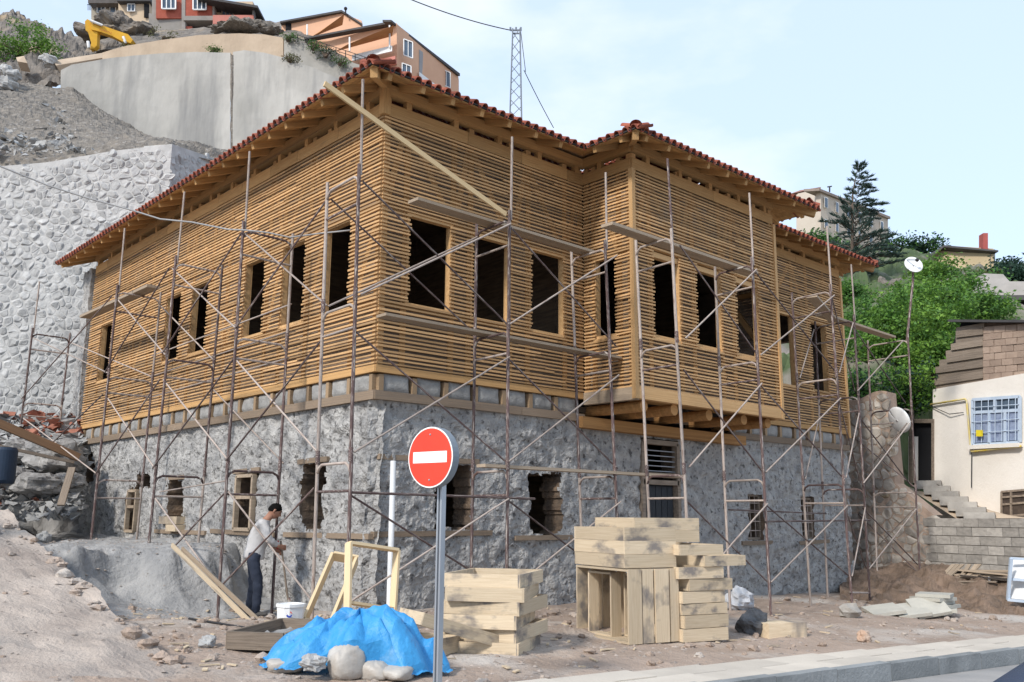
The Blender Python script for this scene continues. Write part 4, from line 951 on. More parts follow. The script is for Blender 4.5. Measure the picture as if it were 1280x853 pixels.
# rubble stone retaining wall with white mortar joints
rw = thing('retaining_wall', (-1.5, 16.5, 1.5), 'tall retaining wall of grey field stones set in white mortar, left behind the house', 'wall')
WC = V(2.87,16.5,0); WD = V(-.8,.6,0); WN = V(-.6,-.8,0); wdir2 = V(.80,.60,0)
def rwp(px, py, off=0):
    r = _F+_R*((px-640)/FPX)-_U*((py-426.5)/FPX); return CAM+r*((WC-CAM).dot(WN)/r.dot(WN))+WN*off
WT = [(0, rwp(215,180).z), ((rwp(140,189)-WC).dot(WD), rwp(140,189).z), ((rwp(60,203)-WC).dot(WD), rwp(60,203).z), ((rwp(0,208)-WC).dot(WD), rwp(0,208).z), (14, rwp(0,208).z-.4)]
def wz(u):
    for (a, za), (c, zc) in zip(WT, WT[1:]):
        if u <= c: return za+(zc-za)*max(0, u-a)/(c-a)
    return WT[-1][1]
b = MB(); b.prism([WC+V(0,0,.3)]+[WC+WD*14+V(0,0,.3)]+[WC+WD*u+V(0,0,z) for u, z in reversed(WT)], -WN*1.2)
ZC = WT[0][1]; r_ = _F+_R*((268-640)/FPX)-_U*((198-426.5)/FPX); p_ = CAM+r_*((WC-CAM).dot(V(.6,-.8,0))/r_.dot(V(.6,-.8,0))); SL = (ZC-p_.z)/(p_-WC).dot(wdir2); b.prism([WC+V(0,0,.5), WC+wdir2*6+V(0,0,.5), WC+wdir2*6+V(0,0,ZC-SL*6), WC+V(0,0,ZC-.01)], V(-.6,.8,0)*1.0)
b.build('mortar_core', m_mortar, rw)
def voronoi_stones(O, D, Nn, u0, u1, v0, v1, cell, topf, seed, gap=.86):
    rn = random.Random(seed); pts = []; nu = int((u1-u0)/cell); nv = int((v1-v0)/(cell*.86))
    for j in range(-1, nv+1):
        for i in range(-1, nu+1): pts.append((u0+(i+.5+(j % 2)*.5+rn.uniform(-.46,.46))*cell, v0+(j+.5+rn.uniform(-.46,.46))*cell*.86))
    P = np.array(pts); out = []
    for k, (cx_, cy_) in enumerate(pts):
        if not (u0 < cx_ < u1 and v0 < cy_ < topf(cx_)-.12): continue
        d = np.hypot(P[:,0]-cx_, P[:,1]-cy_); nb = np.argsort(d)[1:14]
        poly = [(cx_-cell, cy_-cell), (cx_+cell, cy_-cell), (cx_+cell, cy_+cell), (cx_-cell, cy_+cell)]
        for n_ in nb:
            mx_, my_ = (P[n_,0]+cx_)/2, (P[n_,1]+cy_)/2; nx_, ny_ = P[n_,0]-cx_, P[n_,1]-cy_; q = []
            for i in range(len(poly)):
                a, c = poly[i], poly[(i+1) % len(poly)]; da = (a[0]-mx_)*nx_+(a[1]-my_)*ny_; dc = (c[0]-mx_)*nx_+(c[1]-my_)*ny_
                if da <= 0: q.append(a)
                if da*dc < 0: t = da/(da-dc); q.append((a[0]+(c[0]-a[0])*t, a[1]+(c[1]-a[1])*t))
            poly = q
            if len(poly) < 3: break
        if len(poly) < 3: continue
        gx = sum(p[0] for p in poly)/len(poly); gy = sum(p[1] for p in poly)/len(poly)
        # soften corners: cut each corner
        sp_ = []
        for i in range(len(poly)):
            a, c, e = poly[i-1], poly[i], poly[(i+1) % len(poly)]
            sp_ += [(c[0]*.82+a[0]*.18, c[1]*.82+a[1]*.18), (c[0]*.82+e[0]*.18, c[1]*.82+e[1]*.18)]
        g = gap-rn.uniform(0,.09)
        sp_ = [(gx+(p[0]-gx)*g, gy+(p[1]-gy)*g) for p in sp_]
        out.append((gx, gy, sp_, rn.uniform(-.012,.03), rn.uniform(-.10,.10), rn.uniform(-.10,.10)))
    res = []
    for gx, gy, sp_, h, tx_, ty_ in out:
        n_ = len(sp_); W3 = lambda u, v, d_: O+D*u+V(0,0,v)+Nn*d_
        vs = [W3(u, v, -.05) for u, v in sp_]+[W3(gx+(u-gx)*.95, gy+(v-gy)*.95, .008+h*.55) for u, v in sp_]+[W3(gx+(u-gx)*.6, gy+(v-gy)*.6, .012+h+tx_*(u-gx)*2+ty_*(v-gy)*2) for u, v in sp_]+[W3(gx, gy, .015+h)]
        fs = [(i, (i+1) % n_, n_+(i+1) % n_, n_+i) for i in range(n_)]+[(n_+i, n_+(i+1) % n_, 2*n_+(i+1) % n_, 2*n_+i) for i in range(n_)]+[(2*n_+i, 2*n_+(i+1) % n_, 3*n_) for i in range(n_)]
        res.append((vs, fs, O+D*gx+V(0,0,gy)))
    return res
st = voronoi_stones(WC, WD, WN, .03, 11, .8, 14, .27, wz, 5, .95)+voronoi_stones(WC, wdir2, V(.6,-.8,0), .05, 5.9, 8, 13.6, .27, lambda u: ZC-SL*u-.03, 6, .95)
def infr(p):
    d = p-CAM; z_ = d.dot(_F); return 640+FPX*d.dot(_R)/z_
def pxy(p):
    d = p-CAM; z_ = d.dot(_F); return 640+FPX*d.dot(_R)/z_, 426.5-FPX*d.dot(_U)/z_
vis = lambda c: (lambda q: -10 < q[0] < 275 and 175 < q[1] < 640 and not (q[0] > 115 and q[1] > 365))(pxy(c))
st.sort(key=lambda s_: (not vis(s_[2]), (s_[2]-CAM).length)); rest = MB()
for i, (vs, fs, c) in enumerate(st):
    if i < 300: MB().add(vs, fs).build('stone', m_stone, rw)
    else: rest.add(vs, fs)
tag(rest.build('stones', m_stone, rw), kind='stuff')
# scree above it
dh = lambda px, py: (px, py, math.hypot(rwp(px, py).x-CAM.x, rwp(px, py).y-CAM.y)+.35)
rows_surface('gravel_slope', [[dh(-80,222),dh(-20,217),dh(60,210),dh(140,196),dh(210,187),(300,210,32.5)], [(-80,200,32.4),(-20,199,32.2),(60,195,31.8),(140,185,31),(214,177.5,31),(300,192,34)], [(-80,192,35),(-20,190,35),(60,184,34),(140,179,33.5),(215,177,33),(300,190,36)],
     [(-80,135,42),(-20,138,42),(50,140,43),(110,152,43),(190,178,42),(300,196,42)], [(-80,96,52),(-20,102,52),(40,106,52.5),(90,110,52.5),(170,165,51),(300,215,48)]], m_gravel, 190, 120, .22, .8, edge=.12)
sc_ = MB(); rnd = random.Random(9)
for i in range(1500):
    u, v = rnd.random(), rnd.random(); px, py = rnd.uniform(-10,190), 0
    d_ = 31+20*v; yb_ = 206-8*(px/200)+(106-200)*min(1, (d_-28)/24)*.98 if px < 75 else 200+(112-200+(px-75)*.62)*min(1, (d_-28)/24)
    p = at(px, yb_, d_); r = .05+.22*rnd.random()**4
    vs = [p+V(rnd.uniform(-1,1)*r, rnd.uniform(-1,1)*r, rnd.uniform(-.5,.9)*r) for _ in range(6)]; sc_.add(vs, [(0,1,2),(0,2,3),(1,4,2),(3,2,5),(4,1,5),(0,3,5),(2,4,5),(0,5,1)])
tag(sc_.build('scree_stones', m_stone), 'loose broken stones strewn over the gravel slope', 'stones', kind='stuff')
# rubbly slope and ridge at the upper left
rows_surface('hillside', [[(-80,110,51.5),(-20,112,51.5),(30,112,52),(72,116,52),(82,110,53),(150,100,55)], [(-80,84,54),(-20,86,54),(30,84,54.5),(70,86,54.5),(110,78,56),(150,76,57)],
     [(-80,62,60),(-20,64,60),(30,64,61),(70,62,61),(115,58,62),(180,58,63)], [(-80,30,74),(-20,20,74),(20,23,73),(60,42,70),(84,50,68),(180,46,70)], [(-80,40,95),(-20,30,95),(20,33,95),(60,50,90),(84,58,90),(180,50,90)]], m_rock, 110, 80, 1.3, .28)
rows_surface('hilltop', [[(120,66,58),(200,56,58),(300,50,58),(360,50,58),(460,88,57)], [(110,46,70),(200,40,68),(300,36,68),(360,38,66),(480,80,66)], [(110,40,90),(200,34,90),(300,30,90),(380,30,90),(560,80,90)]], m_rock, 60, 30, .5, .3)
def heap(px0, px1, pyb, pyt, d_, mat, label, seed, name='rock_outcrop', cat='rock', n=26):
    c = (at(px0, pyb, d_)+at(px1, pyb, d_))/2; w = (at(px0, pyb, d_)-at(px1, pyb, d_)).length/2; h = at(px0, pyt, d_).z-at(px0, pyb, d_).z
    b = MB(); rx = V(_R.x, _R.y, 0).normalized(); ry = V(_F.x, _F.y, 0).normalized(); b.ball((0,0,0), 1, n*4, n*2, .55, seed)
    b.v = [tuple((lambda p: p+V(-.5,-.5,.4)*.28*h*fbm(p*.9, 6))(c+rx*x*w+ry*y*w*.8+V(0,0,max(-.4, z)*h*.72))) for x, y, z in b.v]
    return tag(b.build(name, mat), label, cat)
heap(104, 186, 44, 17, 66, m_rock, 'dark craggy rock outcrop in front of the beige hilltop house', 3)
heap(268, 350, 45, 27, 62, m_gravel, 'grey spoil heap below the brick house balcony', 5, 'spoil_heap', 'heap')
for k, (px, py, d_, r, lb) in enumerate(((14,95,50,.45,'dark boulder at the far left of the rubbly slope'), (6,108,49.5,.6,'large grey boulder at the left picture edge on the slope'), (62,76,53,.5,'dark rock beside the tan slabs on the slope'), (8,87,51,.35,'pale stone above the boulders at the left edge'))):
    p = at(px, py, d_); b = MB(); b.ball(p, (r,r*.8,r*.7), 20, 12, .5, 40+k); tag(b.build('boulder', m_stone), lb, 'boulder')
b = MB(); b.prism([at(20,72,54), at(30,70,54), at(34,79,53.5), at(22,77,53.5)], V(.3,.4,-.3)); tag(b.build('broken_slab', m_tan), 'broken tan slab lying on the rubbly slope', 'slab')
b = MB(); b.prism([at(66,76,53), at(130,66,55), at(131,72,54.6), at(70,82,52.6)], V(.5,.6,-.2)); tag(b.build('broken_slab', m_tan), 'long tan slab between rubble and the concrete wall', 'slab')
# smooth concrete retaining wall, tan band above
cw = thing('concrete_wall', at(250, 180, 50), 'huge smooth grey concrete retaining wall with a vertical joint, on the hillside', 'wall')
def wall_poly(top, bot, name, mat, parent, nu=60, nv=24, amp=.06, thick=1.0):
    def samp(r, u):
        s_ = u*(len(r)-1); i = min(len(r)-2, int(s_)); return at(*r[i]).lerp(at(*r[i+1]), s_-i)
    b = MB()
    def fn(u, v):
        t_ = samp(top, u); o_ = samp(bot, u); p = o_.lerp(t_, v); return p+V(-.68,-.73,0)*amp*fbm(p*.35, 5)
    b.grid(fn, nu, nv); bk = V(.68,.73,0)*thick
    tv = [fn(i/nu, 1) for i in range(nu+1)]; b.add(tv+[p+bk for p in tv], [(i, i+1, nu+2+i, nu+1+i) for i in range(nu)])
    lv = [fn(0, j/nv) for j in range(nv+1)]; b.add(lv+[p+bk for p in lv], [(j+1, j, nv+1+j, nv+2+j) for j in range(nv)])
    return b.build(name, mat, parent, smooth=False)
T1 = [(76,88,52),(90,81,51.8),(130,74,51.4),(165,70,51),(200,67,50.6),(245,65,50),(288,66,49.6)]
wall_poly(T1, [(76,118,52),(90,135,51.8),(130,175,51.4),(165,210,51),(200,230,50.6),(245,240,50),(288,250,49.6)], 'wall_panel', m_conc, cw)
wall_poly([(291,65,49.55),(305,63,49.3),(330,66,49),(355,73,48.7),(390,84,48.2),(420,97,47.8),(470,118,47.3)], [(291,250,49.55),(305,250,49.3),(330,250,49),(355,250,48.7),(390,250,48.2),(420,250,47.8),(470,250,47.3)], 'wall_panel', m_conc, cw)
b = MB(); jp = [at(290.5, 70+6*i, 49.62)+V(.03*fbm(V(i,1,1), 2), 0, 0) for i in range(31)]; b.tube(jp, [.10+.06*abs(fbm(V(i*.7,2,2), 3)) for i in range(31)], 6); b.build('joint', m_gravel, cw)
wall_poly([(128,66,53.5),(160,57,53),(200,50,52.6),(250,44,52),(300,42,51.5),(330,43,51.2),(354,47,51)], [(128,80,53.5),(160,80,53),(200,80,52.6),(250,80,52),(300,80,51.5),(330,84,51.2),(354,90,51)], 'tan_band', m_tan, cw, thick=2.5)
wall_poly([(355,48,50.9),(380,54,50.6),(410,66,50.2),(450,82,49.6),(500,100,49)], [(355,95,50.9),(380,105,50.6),(410,120,50.2),(450,130,49.6),(500,140,49)], 'upper_band', M('grey_shotcrete', (.37,.35,.315), (.26,.25,.225), .7, bump=.6, bscale=5), cw, thick=2.5)

# ------------------------------------------------------------------ foliage
def leafmat(nm, a, b_): return M(nm, a, b_, .7, rough=.6, island=.35, trans=.35, detail=3)
m_leaf1 = leafmat('leaf_fresh', (.17,.30,.045), (.085,.19,.03)); m_leaf2 = leafmat('leaf_mid', (.10,.21,.045), (.05,.125,.028)); m_leaf3 = leafmat('leaf_dark', (.032,.070,.045), (.016,.040,.028)); m_leaf4 = leafmat('leaf_dry', (.13,.15,.05), (.10,.09,.045))
m_bark = M('bark', (.13,.095,.07), (.07,.055,.045), 5, (1,1,.3), .95, .6)
def tree(name, c, lobes, nleaf, size, mats, label, cat='tree', trunk=None, seed=1, group=None):
    "lobes: (offset, radii) ellipsoids; leaves fill the shells, trunk and limbs reach the lobes"
    rn = random.Random(seed); th = thing(name, c, label, cat, group); lv = MB(); tot = sum(l[1][0]*l[1][2] for l in lobes)
    for off, rr in lobes:
        k = int(nleaf*rr[0]*rr[2]/tot); ctr = c+Vector(off); nc = max(6, k//62)
        cl = []
        for _ in range(nc):
            d = V(rn.gauss(0,1), rn.gauss(0,1), rn.gauss(0,1)).normalized(); r = rn.uniform(.45,1.06)
            cl.append(ctr+V(d.x*rr[0]*r, d.y*rr[1]*r, d.z*rr[2]*r))
        for _ in range(k):
            q = rn.choice(cl); sp_ = size*2.3; p = q+V(rn.gauss(0,sp_*.6), rn.gauss(0,sp_*.6), rn.gauss(0,sp_*.42))
            a = V(rn.gauss(0,1), rn.gauss(0,1), rn.gauss(0,.5)-.35).normalized(); s_ = a.cross(V(rn.gauss(0,1), rn.gauss(0,1), rn.gauss(0,1))).normalized()
            L0 = size*rn.uniform(.5,1.35); w = L0*.28
            lv.mi = 0 if rn.random() < .72 else 1
            lv.add([p, p+a*L0*.5+s_*w, p+a*L0, p+a*L0*.5-s_*w], [(0,1,2,3)])
    lv.build('crown', mats, th)
    tk = MB(); t0 = trunk or V(c.x, c.y, c.z-1.0)
    hub = c+V(0,0,min(l[0][2] for l in lobes)*.4)
    tk.tube([t0, t0.lerp(hub, .5)+V(.1,.05,0), hub], [.16,.13,.10], 8)
    for off, rr in lobes: q = c+Vector(off); tk.tube([hub-V(0,0,.2), hub.lerp(q, .5)+V(rn.uniform(-.2,.2), rn.uniform(-.2,.2), .1), q], [.08,.05,.02], 6)
    tk.build('trunk', m_bark, th); return th
c = at(24, 58, 57); tree('bush', c, [((-1.2,1.1,.1),(1.3,1.1,1.0)), ((.3,-.3,.35),(1.3,1.1,1.1)), ((1.4,-1.2,-.1),(1.0,.9,.8)), ((-.6,.4,-.6),(1.6,1.2,.8))], 5200, .15, [m_leaf1, m_leaf2], 'round green bush on the rubbly ridge at the upper left', 'bush', trunk=c-V(0,0,1.8), seed=3)
# tufts on the wall tops
for k, (px, py, d_, r, mt, lb) in enumerate(((360,46,50.6,.5,m_leaf2,'dark shrub at the left end of the grey upper band'), (392,57,50,.45,m_leaf2,'shrub on the wall edge below the pink house'), (407,66,49.8,.5,m_leaf3,'bluish shrub on the wall edge near the red roof'), (266,62,51.2,.3,m_leaf2,'small tuft growing on top of the concrete wall joint'), (425,76,49.6,.4,m_leaf2,'low shrub on the wall edge nearest the roof tiles'), (205,45,60,.9,m_leaf4,'dry yellowish grass tuft below the brick house'), (160,62,57,.5,m_leaf4,'dry grass tuft beside the excavator boom'), (362,72,48.5,.3,m_leaf4,'pale tuft in the corner of the concrete bands'))):
    c = at(px, py, d_); tree('shrub', c, [((0,0,0),(r,r,r*.5)), ((r*.6,-r*.5,-.1),(r*.8,r*.8,r*.4))], 420, .10, [mt, m_leaf4], lb, 'shrub', trunk=c-V(0,0,.2), seed=20+k)

# ------------------------------------------------------------------ hilltop houses
m_brick = M('red_brick', (.42,.115,.075), (.33,.085,.055), 2, bump=.3, bscale=8); m_beige = M('beige_render', (.50,.45,.36), (.43,.385,.31), .6); m_pink = M('pink_render', (.66,.40,.26), (.60,.35,.225), .4); m_grey = M('grey_render', (.33,.315,.29), (.25,.24,.225), .7)
m_cream = M('cream_render', (.60,.47,.33), (.55,.43,.30), .5); m_roofd = M('dark_roof', (.075,.07,.07), (.05,.048,.048), 2, rough=.7); m_pinkr = M('pink_parapet', (.52,.21,.17), (.46,.18,.14), 1); m_conc2 = M('raw_concrete', (.34,.31,.28), (.26,.24,.215), 1)
def quad(name, pts, mat, parent, dep=.3, back=V(.68,.73,0)): return MB().prism(pts, back*dep).build(name, mat, parent)
def pw(x0, y0, x1, y1, d0, d1): return [at(x0,y1,d0), at(x1,y1,d1), at(x1,y0,d1), at(x0,y0,d0)]
def window(parent, x0, y0, x1, y1, d_, mull=2, fm=None, sk=0):
    "frame box, recessed panes and mullions; sk = vertical skew of the right side"
    A, B, C_, D_ = at(x0,y1,d_), at(x1,y1+sk,d_), at(x1,y0+sk,d_), at(x0,y0,d_); n = V(-.68,-.73,0)
    B.z += 0; f = MB(); w = (B-A).length*.09
    for p, q in ((A,B),(B,C_),(C_,D_),(D_,A)): f.bar(p+n*.08, q+n*.08, w, .12, up=n)
    for i in range(1, mull): t = i/mull; f.bar(A.lerp(B,t)+n*.08, D_.lerp(C_,t)+n*.08, w*.7, .10, up=n)
    o = f.build('window', fm or m_wpaint, parent); MB().prism([A+n*.02,B+n*.02,C_+n*.02,D_+n*.02], n*.03).build('pane', m_glass, o); return o
h1 = thing('brick_house', at(235, 42, 72), 'unfinished red brick house with a cream balcony storey on the hilltop', 'house'); d_ = 72
quad('wall', pw(190,-16,203,20,72.2,72.1), m_conc2, h1, 1); quad('wall', pw(186,17,229,44,72.2,72), m_conc2, h1, 1.2)
quad('brick_panel', pw(195,-16,227,23,71.95,71.9), m_brick, h1, .8); quad('brick_panel', pw(231,-16,266,25,71.9,71.8), m_brick, h1, .8); quad('pillar', pw(227,-16,231.5,42,71.85,71.85), m_conc2, h1, .5); quad('pillar', pw(265.5,-16,268,34,71.75,71.75), m_conc2, h1, .5)
window(h1, 203,-4,220,12,71.7,3); window(h1, 242,-4,258,13,71.6,3)
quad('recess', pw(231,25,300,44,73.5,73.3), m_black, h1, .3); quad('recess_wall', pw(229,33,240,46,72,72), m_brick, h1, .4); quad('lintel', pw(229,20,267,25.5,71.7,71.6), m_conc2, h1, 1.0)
quad('balcony_wall', pw(267,2,316,25,72.6,72.2), m_cream, h1, .5); window(h1, 278,14,292,24,72.3,3, m_old); quad('parapet', pw(266,19,317,30,71.3,70.9), m_pinkr, h1, .4)
b = MB(); b.prism([at(245,-6,71), at(322,7,70.4), at(322,10,70.4), at(245,-3,71)], V(.68,.73,0)*3.5); b.build('roof', m_roofd, h1); quad('roof_edge', pw(317,8,322,22,70.6,72.5), m_roofd, h1, .1); quad('pillar', pw(315.5,10,318,24,70.95,70.95), m_conc2, h1, .2)
h2 = thing('beige_house', at(150, 32, 84), 'small beige house with a dark roof at the left of the hilltop', 'house')
quad('wall', pw(114,3,156,36,84,84), m_beige, h2, 4); quad('wall', pw(148,0,187,36,82.5,82), m_cream, h2, 3); quad('roof', pw(110,-14,158,4,83.2,83.2), M('old_grey_roof', (.17,.15,.14), (.12,.11,.10), 3), h2, 4.5); quad('roof', pw(146,-14,188,1.5,81.9,81.6), m_roofd, h2, 3)
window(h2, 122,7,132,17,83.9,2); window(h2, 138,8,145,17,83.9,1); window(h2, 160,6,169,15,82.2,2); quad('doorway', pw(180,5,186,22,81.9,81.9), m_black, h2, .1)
b = MB()
for i in range(7): b.bar(at(110+1.6*i, 13, 83), at(110+1.6*i, 6, 83), .04, .04)
b.bar(at(109, 6, 83), at(121, 6, 83), .05, .05); b.build('railing', m_felt, h2)
h3 = thing('pink_house', at(480, 115, 60), 'salmon pink house with gabled balconies above the retaining wall', 'house')
# geometry: near corner K, front runs left/back, side runs right/back
quad('front_wall', [at(372,120,62), at(496,120,58), at(496,29,58), at(410,48,61), at(372,57,62)], m_pink, h3, .6)
quad('side_wall', [at(496,125,58), at(573,125,66), at(573,96,66), at(496,30,58)], m_pink, h3, .6)
quad('upper_wall', [at(352,60,66), at(452,60,64), at(452,26,64), at(428,17,64.5), at(352,30,66)], m_pink, h3, .5); quad('attic_opening', pw(357,29,364,39,65.7,65.7), m_black, h3, .05)
b = MB(); b.prism([at(350,28.5,65.6), at(427,15,64.3), at(452,31,63.8), at(452,29,63.8), at(427,12.5,64.3), at(350,26.5,65.6)], V(.68,.73,0)*.5); b.build('roof', m_roofd, h3)
b = MB(); b.prism([at(380,49,61.2), at(491,28.5,57.7), at(491,26,57.7), at(380,47,61.2)], V(.68,.73,0)*.5); b.build('roof', m_roofd, h3)
b = MB(); b.prism([at(489,27.5,57.5), at(575,95.5,65.8), at(575,92,65.8), at(489,25,57.5)], V(-.73,.68,0)*.6); b.build('roof', m_roofd, h3)
def balcony(x0, x1, ty0, ty1, dpt, d0, d1):
    quad('soffit', [at(x0,ty0+12,d0), at(x1,ty1+13,d1), at(x1+2,ty1,d1-1.6), at(x0+14,ty0+4,d0-1.6)], m_eavew, h3, .05); 
m_eavew = M('varnished_soffit', (.52,.25,.10), (.44,.20,.08), 2)
balcony(420, 490, 52, 32, 0, 59.6, 57.6); balcony(386, 428, 36, 18, 0, 64.6, 63.8)
quad('balcony_parapet', [at(440,76,59.0), at(490,64,57.2), at(490,57,57.2), at(440,69,59.0)], m_wpaint, h3, .12); quad('balcony_floor', [at(452,84,58.8), at(494,74,57), at(494,70,57), at(452,80,58.8)], m_pinkr, h3, .8)
for x0, y0, y1 in ((437,47,64), (487,32,60), (384,31,44)): pole('balcony_post', at(x0,y1,57.2 if x0 > 400 else 63), at(x0,y0,57.2 if x0 > 400 else 63), .06, m_wpaint, h3)
window(h3, 505,50,516,70,58.0,2, sk=4); window(h3, 553,88,563,107,64.2,2, sk=4); window(h3, 503,80,514,96,57.9,2, sk=4); quad('loggia', [at(524,92,60.6), at(545,108,63), at(545,78,63), at(524,62,60.6)], M('loggia_grey', (.34,.33,.33), (.30,.29,.29), 1), h3, .1); quad('loggia_parapet', [at(524,99,60.3), at(546,115,62.8), at(546,107,62.8), at(524,90,60.3)], m_wpaint, h3, .1)
b = MB(); b.tube([at(432,18,64), at(432,12,64)], .06, 6); b.ball(at(432,11,64), .14, 8, 6); b.build('chimney_pot', m_felt, h3)
rl = thing('handrail', at(420, 80, 50), 'thin metal handrail along the wall edge below the pink house', 'railing')
for i in range(8): px = 372+12*i; py = 53+3.9*i; pole('post', at(px, py, 50.3-.12*i), at(px, py-9, 50.3-.12*i), .025, m_felt, rl, 6)
for dy in (9, 5): pole('rail', at(372, 53-dy, 50.3), at(458, 81-dy, 49.4), .02, m_felt, rl, 6)
# excavator boom
ex_ = thing('excavator', at(150, 62, 60), 'yellow excavator boom and stick reaching over the tan berm', 'excavator'); m_yel = M('excavator_yellow', (.72,.40,.035), (.62,.33,.03), 3, rough=.5)
def plate(name, pts, d_, dep, mat): return MB().prism([at(x, y, d_) for x, y in pts], V(.68,.73,0)*dep).build(name, mat, ex_)
bo = plate('boom', [(113,31),(122,30),(148,39),(160,43),(166,50),(163,54),(153,52),(140,45),(126,40),(114,37)], 59.8, .5, m_yel)
plate('stick', [(106,27),(109,24),(113,26),(116,34),(122,37),(121,57),(117,61),(112,61),(114,54),(110,40),(107,38)], 59.9, .4, m_yel)
pole('hydraulic_ram', at(113,26,59.7), at(128,32,59.7), .09, m_wpaint, ex_); pole('hydraulic_ram', at(110,52,59.7), at(111,60,59.7), .10, m_wpaint, ex_); pole('hydraulic_ram', at(154,46,59.6), at(157,54,59.6), .09, m_wpaint, ex_)
MB().box(at(150,62,61), at(150,62,61)+V(2.0,1.6,1.3)).build('cab', m_yel, ex_) if False else None
fc = bpy.data.curves.new('lettering', 'FONT'); fc.body = 'KOMATSU'; fc.size = .40; fc.extrude = .004
fo = bpy.data.objects.new('lettering', fc); COL.objects.link(fo); dg = bpy.context.evaluated_depsgraph_get(); me = bpy.data.meshes.new_from_object(fo.evaluated_get(dg)); bpy.data.objects.remove(fo)
me.materials.clear(); me.materials.append(M('red_lettering', (.40,.06,.05)))
pA, pB = at(124,37.6,59.74), at(139,42.5,59.74); dx = (pB-pA).normalized(); dn = V(-.68,-.73,0); dn = (dn-dx*dn.dot(dx)).normalized(); du = dn.cross(dx)
inst('lettering', me, Matrix(((dx.x,du.x,dn.x,pA.x),(dx.y,du.y,dn.y,pA.y),(dx.z,du.z,dn.z,pA.z),(0,0,0,1))) @ Matrix.Scale((pB-pA).length/max(.1, max(v.co.x for v in me.vertices)), 4), ex_)
# lattice pylon and wires
py_ = thing('lattice_pylon', at(645, 150, 68), 'narrow grey steel lattice mast rising behind the roof', 'pylon'); m_steel = M('pylon_steel', (.20,.23,.27), (.15,.17,.20), 2, rough=.6)
pc = at(645, 100, 68); zt_, zb_ = at(645, 38, 68).z, at(645, 165, 68).z
def pl(i, z): w = .50-.20*(z-zb_)/(zt_-zb_); return V(pc.x, pc.y, 0)+V(_R.x,_R.y,0)*w*(1 if i in (0,3) else -1)+V(_F.x,_F.y,0)*w*(1 if i < 2 else -1)+V(0,0,z)
for i in range(4): pole('leg', pl(i, zb_), pl(i, zt_), .055, m_steel, py_, 6)
nb = 9
for k in range(nb):
    za, zc = zb_+(zt_-zb_)*k/nb, zb_+(zt_-zb_)*(k+1)/nb
    for i in range(4): pole('lattice_bar', pl(i, za), pl((i+1) % 4, zc), .03, m_steel, py_, 5)
b = MB(); b.bar(at(638,38,68), at(652,38,68), .12, .12); b.bar(at(640,42,68), at(650,42,68), .1, .1)
for x in (638, 645, 651): b.tube([at(x,38,68), at(x,34.5,68)], .09, 6)
b.build('cross_arm', m_steel, py_)
def wire(name, pts, r, mat, label, sag=0):
    b = MB(); P_ = [at(*p) for p in pts]
    if len(P_) == 2: P_ = [P_[0].lerp(P_[1], i/14)-V(0,0,sag*4*(i/14)*(1-i/14)) for i in range(15)]
    b.tube(P_, r, 6); return tag(b.build(name, mat, smooth=True), label, 'cable')
wire('power_line', [(500,-6,60), (638,38,68)], .04, m_felt, 'dark overhead wire running from the mast to the upper left', .25)
wire('power_line', [(655,88,68), (692,160,72)], .035, m_felt, 'dark wire slanting down from the mast behind the roof', .1)
wire('power_line', [(651,40,68), (657,90,68.3)], .03, m_felt, 'dark wire hanging down the right side of the mast', .0)
cb = [(-30,198,15.6),(0,208,15.6),(60,232,15.5),(110,248,15.4),(165,263,15.2),(200,274,15.0),(240,278,14.8),(285,287,14.5),(308,288,14.35),(335,291,14.3),(362,297,14.4),(400,292,14.3),(420,290,14.2),(438,288,14.1)]
wire('cable', cb, .013, M('grey_cable', (.36,.355,.35), rough=.7), 'pale grey cable strung from the left across the eave to the scaffold')

# ------------------------------------------------------------------ rubble by the left rear corner
m_boul = M('grey_boulder', (.36,.345,.325), (.19,.185,.18), 2, bump=2, bscale=5, c3=(.12,.12,.12), s3=2.5, t3=(.56,.7), detail=10); m_brownt = M('brown_rail', (.32,.19,.105), (.22,.13,.075), 2, G_, .9)
m_red_t = M('broken_tile', (.36,.15,.10), (.27,.11,.075), 4, rand=.2)
rnb = random.Random(12); LB = [('largest grey boulder under the timber rail left of the house', 70,572,23.5,.62), ('grey boulder at the left edge of the rubble heap', 18,600,22.8,.42), ('dark boulder low in the rubble heap left of the house', 48,606,22.6,.46), ('pale boulder on the right of the rubble heap, by the pier', 84,602,22.9,.36), ('flat grey slab stone topping the rubble heap', 28,566,24.0,.50)]
for k, (lb, px, py, d2, r) in enumerate(LB):
    b = MB(); p = at(px, py, d2); b.ball(p, (r,r*.8,r*.6), 34, 20, .42, 60+k); tag(b.build('boulder', m_boul), lb, 'boulder', 'boulders in the rubble heap')
hp = MB(); c = at(35, 600, 25.5); hp.grid(lambda u, v: V(c.x-4.5+6.2*u, c.y-1.2+3.4*v, 1.0+2.3*sm(0,1,v)+.5*fbm(V(u*5, v*4, 3), 5)), 60, 40); tag(hp.build('rubble_heap', m_sand), 'heap of grey rubble and earth between house and retaining wall', 'heap')
rb = MB(); rt = MB()
for i in range(1500):
    px, py = rnb.uniform(-12,104), rnb.uniform(518,645); d2 = 26.3-(py-518)*.036; p = at(px, py, d2); p.z -= .05; r = .05+.22*rnb.random()**2.2; red = rnb.random() < (.32 if py < 545 else .04)
    (rt if red else rb).add([p+V(rnb.uniform(-1,1), rnb.uniform(-1,1), rnb.uniform(-.6,.8))*r for _ in range(6)], [(0,1,2),(0,2,3),(1,4,2),(3,2,5),(4,1,5),(0,3,5),(2,4,5),(0,5,1)])
tag(rb.build('rubble', m_stone), 'small grey rubble on the heap left of the house', 'rubble', kind='stuff'); tag(rt.build('tile_shards', m_red_t), 'red broken tile shards on the rubble heap', 'shards', kind='stuff')
